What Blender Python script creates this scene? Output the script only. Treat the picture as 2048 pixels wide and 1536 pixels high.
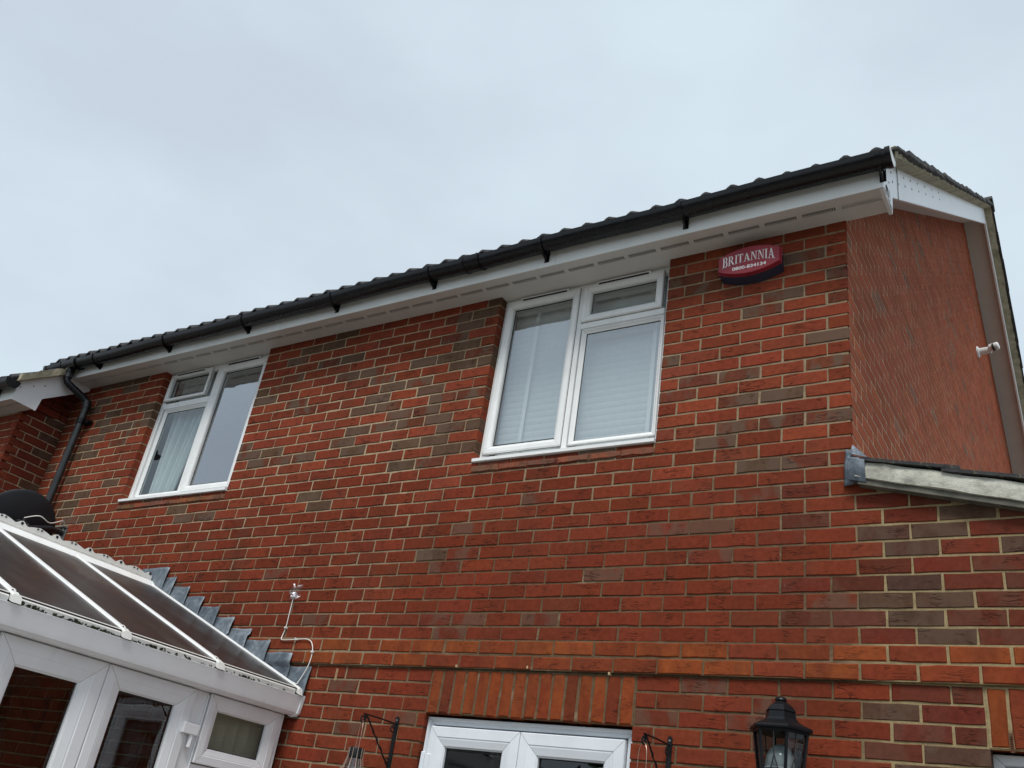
import bpy, math, random
from mathutils import Vector, Matrix

for o in list(bpy.data.objects):
    bpy.data.objects.remove(o)
SC = bpy.context.scene
COL = SC.collection
RAD = math.radians
rng = random.Random(7)

# ------------------------------------------------------------------ camera
RIGHT = Vector((0.8409, 0.5211, 0.1454))
DOWN = Vector((-0.1374, 0.4643, -0.8750))
FWD = Vector((-0.5234, 0.7158, 0.4621))
RIGHT.normalize(); FWD.normalize()
FWD = (FWD - RIGHT * FWD.dot(RIGHT)).normalized()
UP = RIGHT.cross(FWD)
CAMLOC = Vector((0.9394, -4.0006, 1.6225))
FPX = 1835.8                                   # focal length for a 2048 px wide frame
cam = bpy.data.cameras.new('camera')
cam.sensor_width = 36.0
cam.lens = FPX / 2048 * 36
cam.clip_start = 0.05
cam.clip_end = 2000
camo = bpy.data.objects.new('camera', cam)
M4 = Matrix.Identity(4)
for i in range(3):
    M4[i][0] = RIGHT[i]; M4[i][1] = UP[i]; M4[i][2] = -FWD[i]; M4[i][3] = CAMLOC[i]
camo.matrix_world = M4
COL.objects.link(camo)
SC.camera = camo

def px(p):
    d = Vector(p) - CAMLOC
    z = d.dot(FWD)
    return (1024 + FPX * d.dot(RIGHT) / z, 768 - FPX * d.dot(UP) / z, z)

# ------------------------------------------------------------------ sky and sun (overcast)
SUN_AZ = RAD(22)      # towards +x from -y
SUN_EL = RAD(57)
W = bpy.data.worlds.new('World')
SC.world = W
W.use_nodes = True
nt = W.node_tree
for n in list(nt.nodes): nt.nodes.remove(n)
def wn(t): return nt.nodes.new(t)
out = wn('ShaderNodeOutputWorld'); bg = wn('ShaderNodeBackground')
sky = wn('ShaderNodeTexSky'); sky.sky_type = 'NISHITA'; sky.sun_disc = False
sky.sun_elevation = SUN_EL
sky.sun_rotation = math.pi - SUN_AZ
sky.air_density = 1.0; sky.dust_density = 2.0
tc = wn('ShaderNodeTexCoord')
mp = wn('ShaderNodeMapping'); mp.inputs['Scale'].default_value = (1.0, 1.0, 2.0); mp.inputs['Location'].default_value = (3.1, 1.7, .4)
nz = wn('ShaderNodeTexNoise'); nz.inputs['Scale'].default_value = 1.8; nz.inputs['Detail'].default_value = 5; nz.inputs['Roughness'].default_value = .52
cr = wn('ShaderNodeValToRGB')
cr.color_ramp.elements[0].position = .36; cr.color_ramp.elements[0].color = (.515, .585, .672, 1)
cr.color_ramp.elements[1].position = .64; cr.color_ramp.elements[1].color = (.610, .715, .785, 1)
sc10 = wn('ShaderNodeVectorMath'); sc10.operation = 'SCALE'; sc10.inputs['Scale'].default_value = 10.0
mx = wn('ShaderNodeMix'); mx.data_type = 'RGBA'; mx.inputs['Factor'].default_value = .94
nt.links.new(tc.outputs['Generated'], mp.inputs['Vector'])
nt.links.new(mp.outputs['Vector'], nz.inputs['Vector'])
nt.links.new(nz.outputs['Fac'], cr.inputs['Fac'])
nt.links.new(cr.outputs['Color'], sc10.inputs[0])
nt.links.new(sky.outputs['Color'], mx.inputs['A'])
nt.links.new(sc10.outputs['Vector'], mx.inputs['B'])
nt.links.new(mx.outputs['Result'], bg.inputs['Color'])
bg.inputs['Strength'].default_value = .0565
nt.links.new(bg.outputs['Background'], out.inputs['Surface'])

sun = bpy.data.lights.new('sun', 'SUN')
sun.energy = 1.5
sun.angle = RAD(20)
sun.color = (1.0, .97, .93)
suno = bpy.data.objects.new('sun', sun)
sd = Vector((math.sin(SUN_AZ) * math.cos(SUN_EL), -math.cos(SUN_AZ) * math.cos(SUN_EL), math.sin(SUN_EL)))
suno.rotation_euler = sd.to_track_quat('Z', 'Y').to_euler()
suno.location = (6, -8, 12)
COL.objects.link(suno)

SC.view_settings.view_transform = 'Standard'
SC.view_settings.look = 'None'
SC.view_settings.exposure = 1.06
SC.view_settings.gamma = 1.0
SC.view_settings.use_curve_mapping = False
SC.cycles.max_bounces = 7
SC.cycles.transparent_max_bounces = 16
SC.cycles.caustics_reflective = False
SC.cycles.caustics_refractive = False

# ------------------------------------------------------------------ materials
class N:
    def __init__(s, name):
        s.m = bpy.data.materials.new(name); s.m.use_nodes = True
        s.t = s.m.node_tree
        s.b = s.t.nodes['Principled BSDF']; s.o = s.t.nodes['Material Output']
    def n(s, t, **kw):
        x = s.t.nodes.new(t)
        for k, v in kw.items():
            if k.startswith('i_'):
                x.inputs[k[2:].replace('_', ' ')].default_value = v
            else: setattr(x, k, v)
        return x
    def l(s, a, b): s.t.links.new(a, b)
    def noise(s, scale, detail=3, rough=.5, vec=None, dist=0):
        x = s.n('ShaderNodeTexNoise'); x.inputs['Scale'].default_value = scale
        x.inputs['Detail'].default_value = detail; x.inputs['Roughness'].default_value = rough; x.inputs['Distortion'].default_value = dist
        s.l(vec if vec is not None else s.pos(), x.inputs['Vector'])
        return x.outputs['Fac']
    def pos(s):
        if not hasattr(s, '_p'): s._p = s.n('ShaderNodeNewGeometry').outputs['Position']
        return s._p
    def scaled(s, v, loc=(0, 0, 0)):
        x = s.n('ShaderNodeMapping'); x.inputs['Scale'].default_value = v; x.inputs['Location'].default_value = loc
        s.l(s.pos(), x.inputs['Vector']); return x.outputs['Vector']
    def ramp(s, fac, stops):
        x = s.n('ShaderNodeValToRGB'); e = x.color_ramp.elements
        while len(e) < len(stops): e.new(.5)
        for i, (p, c) in enumerate(stops):
            e[i].position = p
            e[i].color = (c, c, c, 1) if not isinstance(c, tuple) else (*c, 1)
        s.l(fac, x.inputs['Fac']); return x.outputs['Color']
    def mix(s, fac, a, b, mode='MIX'):
        x = s.n('ShaderNodeMix', data_type='RGBA', blend_type=mode)
        for inp, v in (('Factor', fac), ('A', a), ('B', b)):
            if hasattr(v, 'is_linked'): s.l(v, x.inputs[inp])
            elif inp == 'Factor': x.inputs[inp].default_value = v
            else: x.inputs[inp].default_value = (*v, 1)
        return x.outputs['Result']
    def math(s, op, a, b=None, clamp=False):
        x = s.n('ShaderNodeMath', operation=op, use_clamp=clamp)
        for i, v in enumerate((a, b)):
            if v is None: continue
            if hasattr(v, 'is_linked'): s.l(v, x.inputs[i])
            else: x.inputs[i].default_value = v
        return x.outputs[0]
    def bump(s, h, strength=.3, dist=.002, nrm=None):
        x = s.n('ShaderNodeBump'); x.inputs['Strength'].default_value = strength; x.inputs['Distance'].default_value = dist
        s.l(h, x.inputs['Height'])
        if nrm is not None: s.l(nrm, x.inputs['Normal'])
        s.l(x.outputs['Normal'], s.b.inputs['Normal']); return x.outputs['Normal']
    def base(s, c):
        if hasattr(c, 'is_linked'): s.l(c, s.b.inputs['Base Color'])
        else: s.b.inputs['Base Color'].default_value = (*c, 1)
        return s
    def rough(s, r):
        if hasattr(r, 'is_linked'): s.l(r, s.b.inputs['Roughness'])
        else: s.b.inputs['Roughness'].default_value = r
        return s
    def spec(s, v): s.b.inputs['Specular IOR Level'].default_value = v; return s

def plain(name, col, rough=.5, var=.12, nscale=9, bump=0, bscale=120, spec=.5, metal=0, streak=None):
    m = N(name)
    f = m.noise(nscale, 4, .6)
    lo = tuple(c * (1 - var) for c in col); hi = tuple(min(1, c * (1 + var)) for c in col)
    c = m.ramp(f, [(.3, lo), (.7, hi)])
    if streak:
        s = m.noise(1, 4, .65, m.scaled((14, 14, 2.2)))
        c = m.mix(m.ramp(s, [(.5, 0.), (.75, streak[1])]), c, streak[0])
    m.base(c).rough(m.ramp(m.noise(nscale * 3, 3), [(.3, max(0, rough - .08)), (.7, min(1, rough + .08))])).spec(spec)
    m.b.inputs['Metallic'].default_value = metal
    if bump: m.bump(m.noise(bscale, 4), bump, .002)
    return m.m

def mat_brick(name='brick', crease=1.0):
    m = N(name)
    a = m.n('ShaderNodeAttribute', attribute_name='tint')
    tint, alpha = a.outputs['Color'], a.outputs['Alpha']
    v = m.noise(38, 5, .65)
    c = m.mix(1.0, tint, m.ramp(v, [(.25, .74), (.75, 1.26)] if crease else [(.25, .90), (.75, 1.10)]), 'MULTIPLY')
    # kiln smudges: burnt grey areas with their own outline inside one brick
    sm = m.ramp(m.noise(6.5, 3, .55, m.scaled((1, 1, .6), (4, 0, 2))), [(.45, 0.), (.53, 1.)])
    c = m.mix(m.math('MULTIPLY', sm, m.math('MAXIMUM', alpha, 0.)), c, (.118, .077, .055))
    # bright orange firing on the special bricks
    orng = m.ramp(m.noise(13, 4, .6, m.scaled((1, 1, .55), (1, 6, 3))), [(.40, 0.), (.66, 1.)])
    c = m.mix(m.math('MULTIPLY', orng, m.math('MAXIMUM', m.math('MULTIPLY', alpha, -1.), 0.)), c, (.345, .094, .026))
    edge = m.ramp(m.noise(5, 4, .65, m.scaled((1, 1, 1), (5, 2, 8))), [(.50, 0.), (.70, .6)])
    c = m.mix(m.math('MULTIPLY', edge, m.math('MAXIMUM', m.math('MULTIPLY', alpha, -1.), 0.)), c, (.09, .05, .028))
    # drag creases of sand-faced bricks
    cz = m.noise(1, 2, .55, m.scaled((9, 9, 58)), .35)
    line = m.ramp(cz, [(.462, 0.), (.485, 1.), (.505, 1.), (.526, 0.)])
    area = m.ramp(m.noise(9, 2, .5, m.scaled((1, 1, 1), (9, 3, 1))), [(.54, 0.), (.60, 1.)])
    cre = m.math('MULTIPLY', m.math('MULTIPLY', line, area), m.math('MULTIPLY', m.math('ADD', m.math('MINIMUM', alpha, 0.), 1.0), crease))
    c = m.mix(m.math('MULTIPLY', cre, .6), c, (.026, .011, .009))
    # pale lime specks
    sp = m.ramp(m.noise(62, 2, .5, m.scaled((1, 1, .7), (2, 8, 5))), [(.74, 0.), (.79, .75)])
    sp2 = m.ramp(m.noise(4, 2), [(.52, 0.), (.62, 1.)])
    c = m.mix(m.math('MULTIPLY', sp, sp2), c, (.38, .29, .22))
    # soot and algae washed down in soft vertical runs
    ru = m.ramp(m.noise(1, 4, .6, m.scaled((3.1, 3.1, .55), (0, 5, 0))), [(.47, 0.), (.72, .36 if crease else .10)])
    c = m.mix(ru, c, (.055, .030, .021))
    m.base(c).rough(.92).spec(.06)
    h = m.math('SUBTRACT', m.math('MULTIPLY', m.noise(170, 5, .7), .55), m.math('MULTIPLY', cre, 1.3))
    m.bump(h, .55, .0028)
    return m.m

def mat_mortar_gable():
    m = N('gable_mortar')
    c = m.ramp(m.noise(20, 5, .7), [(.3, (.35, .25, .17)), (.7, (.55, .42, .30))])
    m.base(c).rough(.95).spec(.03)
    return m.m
def mat_mortar():
    m = N('mortar')
    xyz = m.n('ShaderNodeSeparateXYZ'); m.l(m.pos(), xyz.inputs[0])
    wob = m.math('MULTIPLY', m.math('SUBTRACT', m.noise(1.1, 3), .5), 1.1)
    zz = m.math('ADD', xyz.outputs['Z'], wob)
    up = m.ramp(m.math('MULTIPLY', m.math('SUBTRACT', zz, 3.2), 2.2, True), [(0., 0.), (1., 1.)])
    ext = m.ramp(m.math('ADD', m.math('MULTIPLY', m.math('SUBTRACT', xyz.outputs['X'], -.02), 6.0), .2, True), [(0., 0.), (1., 1.)])
    lf = m.ramp(m.math('MULTIPLY', m.math('ADD', m.math('SUBTRACT', -2.25, xyz.outputs['X']), wob), 2.5, True), [(0., 0.), (1., .62)])
    c = m.mix(m.math('MAXIMUM', m.math('MULTIPLY', up, .55), m.math('MULTIPLY', lf, m.math('ADD', .85, m.math('MULTIPLY', up, .75)))), (.140, .094, .055), (.40, .31, .20))
    c = m.mix(ext, c, (.31, .24, .13))
    c = m.mix(1.0, c, m.ramp(m.noise(26, 5, .7), [(.25, .68), (.75, 1.25)]), 'MULTIPLY')
    li = m.ramp(m.noise(5, 3, .6, m.scaled((1, 1, 2.2), (7, 7, 7))), [(.56, 0.), (.7, .35)])
    c = m.mix(li, c, (.40, .32, .21))
    m.base(c).rough(.95).spec(.04)
    m.bump(m.noise(150, 5, .75), .8, .004)
    return m.m

def mat_glass(name, r0=.16, tint=(.86, .92, .90), rough=.004):
    m = N(name)
    lw = m.n('ShaderNodeLayerWeight'); lw.inputs['Blend'].default_value = .5
    f5 = m.math('POWER', lw.outputs['Facing'], 4.0)
    fac = m.math('ADD', m.math('MULTIPLY', f5, 1 - r0), r0, True)
    tr = m.n('ShaderNodeBsdfTransparent'); tr.inputs['Color'].default_value = (*tint, 1)
    gl = m.n('ShaderNodeBsdfGlossy'); gl.inputs['Roughness'].default_value = rough
    gl.inputs['Color'].default_value = (.93, .97, 1.0, 1)
    b = m.n('ShaderNodeBump'); b.inputs['Strength'].default_value = .05; b.inputs['Distance'].default_value = .02
    m.l(m.noise(5.5, 1), b.inputs['Height']); m.l(b.outputs['Normal'], gl.inputs['Normal'])
    mxs = m.n('ShaderNodeMixShader')
    m.l(fac, mxs.inputs['Fac']); m.l(tr.outputs[0], mxs.inputs[1]); m.l(gl.outputs[0], mxs.inputs[2])
    m.l(mxs.outputs[0], m.o.inputs['Surface'])
    return m.m

def mat_fabric(name, col, trans=.35):
    m = N(name)
    m.base(m.ramp(m.noise(30, 3), [(.3, tuple(c * .93 for c in col)), (.7, col)])).rough(.9).spec(.1)
    t = m.n('ShaderNodeBsdfTranslucent'); t.inputs['Color'].default_value = (*col, 1)
    mxs = m.n('ShaderNodeMixShader'); mxs.inputs['Fac'].default_value = trans
    m.l(m.b.outputs[0], mxs.inputs[1]); m.l(t.outputs[0], mxs.inputs[2]); m.l(mxs.outputs[0], m.o.inputs['Surface'])
    return m.m

def mat_poly():
    m = N('polycarbonate')
    v = m.n('ShaderNodeSeparateXYZ'); m.l(m.pos(), v.inputs[0])
    w = m.n('ShaderNodeTexWave', wave_type='BANDS', bands_direction='X'); w.inputs['Scale'].default_value = 11; w.inputs['Distortion'].default_value = .25
    m.l(m.pos(), w.inputs['Vector'])
    c = m.ramp(m.noise(2.2, 2, .5), [(.3, (.012, .0100, .0095)), (.7, (.027, .0215, .019))])
    c = m.mix(m.math('MULTIPLY', w.outputs['Fac'], .4), c, (.045, .033, .028))
    dirt = m.ramp(m.noise(1, 3, .5, m.scaled((1.5, 5, 1.5))), [(.50, 0.), (.8, .4)])
    c = m.mix(dirt, c, (.12, .115, .105))
    m.base(c).rough(m.ramp(m.noise(2.5, 2, .5), [(.3, .24), (.7, .42)])).spec(.27)
    m.bump(w.outputs['Fac'], .12, .003)
    return m.m

def mat_lead():
    m = N('lead')
    c = m.ramp(m.noise(11, 5, .7, None, .6), [(.30, (.055, .070, .088)), (.5, (.12, .145, .172)), (.72, (.26, .295, .33))])
    ru = m.ramp(m.noise(1, 4, .6, m.scaled((12, 12, 3))), [(.55, 0.), (.75, .5)])
    c = m.mix(ru, c, (.36, .39, .41))
    m.base(c).rough(m.ramp(m.noise(16, 3), [(.3, .48), (.7, .72)])).spec(.5)
    m.b.inputs['Metallic'].default_value = .35
    m.bump(m.noise(14, 4, .6), .5, .006)
    return m.m

def mat_vergemortar(name, k, dirt, warm=(1, 1, 1)):
    m = N(name)
    c = m.ramp(m.noise(9, 6, .72), [(.25, tuple(k * q * w for w, q in zip(warm, (.24, .235, .20)))), (.45, tuple(k * q * w for w, q in zip(warm, (.46, .455, .385)))), (.7, tuple(k * q * w for w, q in zip(warm, (.66, .65, .57))))])
    dk = m.ramp(m.noise(3, 5, .7, m.scaled((1, 1, 2), (3, 1, 1))), [(.52, 0.), (.72, dirt)])
    c = m.mix(dk, c, (.085, .075, .05))
    m.base(c).rough(.95).spec(.1)
    m.bump(m.noise(45, 5, .7), .8, .006)
    return m.m

def mat_tile():
    m = N('roof_tile')
    c = m.ramp(m.noise(24, 5, .7), [(.3, (.018, .018, .019)), (.7, (.050, .050, .050))])
    li = m.ramp(m.noise(34, 4, .7, m.scaled((1, 1, 1), (4, 4, 4))), [(.54, 0.), (.64, .85)])
    xyz = m.n('ShaderNodeSeparateXYZ'); m.l(m.pos(), xyz.inputs[0])
    moss = m.math('MULTIPLY', li, m.math('MULTIPLY', m.math('ADD', xyz.outputs['X'], -.05), 8.0, True))
    c = m.mix(moss, c, (.17, .145, .10))
    m.base(c).rough(.82).spec(.3)
    m.bump(m.noise(70, 5, .7), .7, .004)
    return m.m

def mat_upvc(name, col=(.82, .83, .82), dirt=.22):
    m = N(name)
    c = m.ramp(m.noise(6, 5, .6), [(.3, tuple(x * .92 for x in col)), (.7, col)])
    d = m.ramp(m.noise(1, 5, .7, m.scaled((9, 9, 3))), [(.52, 0.), (.8, dirt)])
    c = m.mix(d, c, (.36, .37, .33))
    g = m.ramp(m.noise(55, 3, .6), [(.66, 0.), (.74, dirt * .8)])
    c = m.mix(g, c, (.25, .24, .2))
    m.base(c).rough(m.ramp(m.noise(12, 3), [(.3, .28), (.7, .42)])).spec(.5)
    return m.m

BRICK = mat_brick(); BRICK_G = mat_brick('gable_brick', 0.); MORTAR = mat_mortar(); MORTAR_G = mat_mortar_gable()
UPVC = mat_upvc('upvc_window')
UPVC_CLEAN = mat_upvc('upvc_door', (.74, .78, .82), .06)
UPVC_GREY = mat_upvc('upvc_conservatory', (.85, .86, .88), .08)
UPVC_DIRTY = mat_upvc('upvc_weathered', (.70, .70, .67), .5)
UPVC_OLD = mat_upvc('upvc_cresting', (.84, .84, .80), .18)
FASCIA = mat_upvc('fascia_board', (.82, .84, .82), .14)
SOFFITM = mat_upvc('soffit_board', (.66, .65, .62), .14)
BARGEM = mat_upvc('barge_board', (.84, .85, .86), .08)
WHITESHEET = mat_upvc('white_sheet', (.84, .86, .88), .04)
BLACKP = plain('black_plastic', (.0055, .006, .0075), .30, .25, 8, .08, 60, spec=.33)
PIPEM = plain('downpipe_plastic', (.015, .017, .018), .36, .3, 10, .06, 50, streak=((.06, .062, .06), .5))
VENTD = plain('vent_shade', (.030, .024, .020), .95, .3)  # dark brown put in to deepen the shade behind the soffit slots
DARK = plain('dark_gap', (.012, .011, .010), .9, .2)
GASKET = plain('rubber_gasket', (.012, .013, .014), .6, .2)
GLASS = mat_glass('window_glass', .30, (.88, .94, .93))
GLASSF = mat_glass('fixed_glass', .11, (.82, .91, .92))
GLASSW1 = mat_glass('window_glass_blue', .40, (.76, .86, .88))
GLASSD = mat_glass('door_glass', .07, (.72, .78, .76))
GLASSL = mat_glass('lantern_glass', .10, (.66, .71, .73), .03)
POLY = mat_poly(); LEAD = mat_lead(); VMORT = mat_vergemortar('verge_mortar', 1.0, .55); VMORT_OLD = mat_vergemortar('old_verge_mortar', .72, .6, (1.08, .98, .82)); TILE = mat_tile()
IRON = plain('black_iron', (.008, .008, .009), .38, .3, 40, .15, 150, spec=.28)
LANT = plain('lantern_black', (.006, .007, .009), .38, .25, 30, .10, 120, spec=.22)
MAROON = plain('maroon_plastic', (.26, .015, .029), .5, .16, 6, .04, 60)
NAVY = plain('navy_plastic', (.006, .012, .032), .38, .25, 12)
WHITEPRINT = plain('white_print', (.80, .76, .74), .55, .06, 25)
WHITEP = plain('white_plastic', (.74, .75, .74), .40, .08, 12, .05, 70)
CABLE = plain('white_cable', (.74, .72, .67), .45, .12, 20)
GALV = plain('galvanised_steel', (.30, .30, .29), .45, .25, 25, .1, 80, metal=.6)
DISHM = plain('dish_black', (.0115, .0125, .0165), .48, .2, 6, .05, 90)
WALLIN = plain('inner_wall', (.34, .34, .32), .9, .05)
ROOMDK = plain('dim_room', (.10, .10, .095), .9, .08)
CURT = mat_fabric('sheer_curtain', (.88, .90, .88), .4)
BLINDM = mat_fabric('blind_slat', (.86, .89, .89), .22)
TAPEM = mat_fabric('ladder_tape', (.86, .88, .87), .1)
CREAM = mat_fabric('cream_blind', (.66, .61, .49), .2)
MOSS = plain('moss', (.020, .022, .008), .95, .6, 40, .9, 120)
STRAW = plain('old_weep', (.48, .36, .20), .8, .2, 60)
RUST = plain('rusty_steel', (.12, .045, .02), .85, .4, 60)
CLEARTAPE = mat_glass('clear_tape', .10, (.88, .88, .90), .25)
BULBG = plain('frosted_bulb', (.46, .48, .46), .15, .2, 30)
LEADCAME = plain('lead_came', (.03, .031, .033), .5, .2, 20)
UNDERCL = plain('undercloak_board', (.10, .095, .075), .8, .4, 14, .3, 60)
WOODIN = plain('white_inner_panel', (.42, .40, .36), .6, .1)
GROUNDM = plain('neutral_ground', (.15, .135, .115), .95, .3, 5, .5, 40)  # unseen ground, neutral tone chosen for the light it bounces under the eaves
GRASS = plain('lawn', (.045, .075, .022), .95, .45, 6, .8, 40)
PAVE = plain('patio_slab', (.30, .28, .25), .9, .2, 7, .4, 60)
LEAFM = plain('hedge_leaf', (.030, .055, .018), .6, .5, 3)
WATERW = plain('wire_copper', (.42, .33, .26), .4, .2, 30, metal=.6)

# ------------------------------------------------------------------ mesh helpers
class MB:
    def __init__(s): s.v = []; s.f = []; s.c = []
    def add(s, vs, fs, col=None):
        o = len(s.v); s.v += [tuple(v) for v in vs]
        s.f += [tuple(i + o for i in f) for f in fs]; s.c += [col] * len(fs); return s
    def box(s, x0, x1, y0, y1, z0, z1, col=None):
        v = [(x, y, z) for x in (x0, x1) for y in (y0, y1) for z in (z0, z1)]
        return s.add(v, [(0, 1, 3, 2), (4, 6, 7, 5), (0, 4, 5, 1), (2, 3, 7, 6), (0, 2, 6, 4), (1, 5, 7, 3)], col)
    def rbox(s, x0, x1, y0, y1, z0, z1, b=.004):
        """box with chamfered edges"""
        import itertools
        pts = []
        for sx, sy, sz in itertools.product((0, 1), repeat=3):
            X = (x0, x1)[sx]; Y = (y0, y1)[sy]; Z = (z0, z1)[sz]
            ix = b if sx == 0 else -b; iy = b if sy == 0 else -b; iz = b if sz == 0 else -b
            pts += [(X, Y + iy, Z + iz), (X + ix, Y, Z + iz), (X + ix, Y + iy, Z)]
        return s.hull(pts)
    def hull(s, pts):
        import bmesh
        bm = bmesh.new()
        for p in pts: bm.verts.new(p)
        bmesh.ops.convex_hull(bm, input=bm.verts)
        bmesh.ops.dissolve_limit(bm, angle_limit=.01, verts=bm.verts, edges=bm.edges)
        bm.verts.index_update()
        s.add([v.co[:] for v in bm.verts], [[v.index for v in f.verts] for f in bm.faces]); bm.free(); return s
    def prism(s, poly, mapf, d0, d1):
        """2-D outline (u,v) extruded along the third axis between d0 and d1"""
        n = len(poly)
        v = [mapf(u, w, d0) for u, w in poly] + [mapf(u, w, d1) for u, w in poly]
        f = [tuple(range(n)), tuple(range(2 * n - 1, n - 1, -1))] + [(i, (i + 1) % n, (i + 1) % n + n, i + n) for i in range(n)]
        return s.add(v, f)
    def tube(s, pts, r, n=8, cap=True):
        pts = [Vector(p) for p in pts]; rs = r if isinstance(r, (list, tuple)) else [r] * len(pts)
        rings = []; prev = None
        for i, p in enumerate(pts):
            t = (pts[min(i + 1, len(pts) - 1)] - pts[max(i - 1, 0)]).normalized()
            if prev is None:
                a = Vector((0, 0, 1)) if abs(t.z) < .9 else Vector((1, 0, 0))
                prev = t.cross(a).normalized()
            u = (prev - t * prev.dot(t)).normalized(); prev = u; w = t.cross(u)
            rings.append([p + (u * math.cos(2 * math.pi * k / n) + w * math.sin(2 * math.pi * k / n)) * rs[i] for k in range(n)])
        v = [q for ring in rings for q in ring]; f = []
        for i in range(len(pts) - 1):
            for k in range(n):
                f.append((i * n + k, i * n + (k + 1) % n, (i + 1) * n + (k + 1) % n, (i + 1) * n + k))
        if cap: f += [tuple(range(n - 1, -1, -1)), tuple(range((len(pts) - 1) * n, len(pts) * n))]
        return s.add(v, f)
    def lathe(s, prof, n, origin=(0, 0, 0), axis=Vector((0, 0, 1)), phase=0., ref=None, cap=True):
        axis = Vector(axis).normalized()
        a = Vector(ref) if ref else (Vector((1, 0, 0)) if abs(axis.x) < .9 else Vector((0, 1, 0)))
        u = (a - axis * a.dot(axis)).normalized(); w = axis.cross(u); o = Vector(origin)
        v = []; f = []
        for r, h in prof:
            for k in range(n):
                t = 2 * math.pi * k / n + phase
                v.append(o + axis * h + (u * math.cos(t) + w * math.sin(t)) * r)
        for i in range(len(prof) - 1):
            for k in range(n):
                f.append((i * n + k, i * n + (k + 1) % n, (i + 1) * n + (k + 1) % n, (i + 1) * n + k))
        if cap: f += [tuple(range(n - 1, -1, -1)), tuple(range((len(prof) - 1) * n, len(prof) * n))]
        return s.add(v, f)
    def grid(s, fn, nu, nv):
        v = [fn(i / nu, j / nv) for i in range(nu + 1) for j in range(nv + 1)]
        f = [(i * (nv + 1) + j, (i + 1) * (nv + 1) + j, (i + 1) * (nv + 1) + j + 1, i * (nv + 1) + j + 1) for i in range(nu) for j in range(nv)]
        return s.add(v, f)
    def build(s, name, mat, parent=None, smooth=False, angle=None, solid=0, kind=None, label=None):
        me = bpy.data.meshes.new(name)
        me.from_pydata(s.v, [], s.f)
        if any(c is not None for c in s.c):
            at = me.attributes.new('tint', 'FLOAT_COLOR', 'FACE')
            flat = []
            for c in s.c: flat += list(c) if c is not None else [.3, .07, .045, 0]
            at.data.foreach_set('color', flat)
        me.materials.append(mat); me.validate()
        import bmesh
        bm = bmesh.new(); bm.from_mesh(me); bmesh.ops.recalc_face_normals(bm, faces=bm.faces); bm.to_mesh(me); bm.free()
        if smooth:
            me.polygons.foreach_set('use_smooth', [True] * len(me.polygons))
            if hasattr(me, 'set_sharp_from_angle'): me.set_sharp_from_angle(angle=RAD(angle or 40))
        o = bpy.data.objects.new(name, me); COL.objects.link(o)
        if parent: o.parent = parent
        if solid:
            md = o.modifiers.new('thickness', 'SOLIDIFY'); md.thickness = solid; md.offset = 0
        if kind: o['kind'] = kind
        if label: o['label'] = label
        return o

def thing(name, label, cat, loc=(0, 0, 0), group=None):
    o = bpy.data.objects.new(name, None); COL.objects.link(o); o.location = loc
    o.empty_display_size = .1
    o['label'] = label; o['category'] = cat
    if group: o['group'] = group
    o['_loc'] = 0
    del o['_loc']
    return o
def adopt(root):
    """parts were built in world coordinates: keep them in place under a root that stands at the thing's base"""
    inv = Matrix.Translation(-Vector(root.location))
    for o in COL.objects:
        if o.parent is root: o.matrix_parent_inverse = inv
def tagobj(o, label, cat, group=None):
    o['label'] = label; o['category'] = cat
    if group: o['group'] = group
    return o

FRONT = lambda u, v, d: (u, d, v)              # wall facing -y ; u = x, v = z, d = y
def SIDE(u, v, d): return (d, u, v)            # u = y, v = z, d = x

def ring(mb, mapf, u0, u1, v0, v1, prof, gap=.0009):
    """mitred frame: profile points are (inset from the outer rectangle, depth)"""
    def corner(i, k):
        a, d = prof[i]
        return [(u0 + a, v0 + a), (u1 - a, v0 + a), (u1 - a, v1 - a), (u0 + a, v1 - a)][k], d
    for k in range(4):
        vs = []
        for i in range(len(prof)):
            (a, d) = corner(i, k); (b, _) = corner(i, (k + 1) % 4)
            L = math.hypot(b[0] - a[0], b[1] - a[1]) or 1
            ex, ez = (b[0] - a[0]) / L * gap, (b[1] - a[1]) / L * gap
            vs.append(mapf(a[0] + ex, a[1] + ez, d)); vs.append(mapf(b[0] - ex, b[1] - ez, d))
        fs = [(2 * i, 2 * i + 1, 2 * i + 3, 2 * i + 2) for i in range(len(prof) - 1)]
        mb.add(vs, fs)
    return mb
def rectplane(mapf, u0, u1, v0, v1, d):
    return MB().add([mapf(u0, v0, d), mapf(u1, v0, d), mapf(u1, v1, d), mapf(u0, v1, d)], [(0, 1, 2, 3)])

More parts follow.
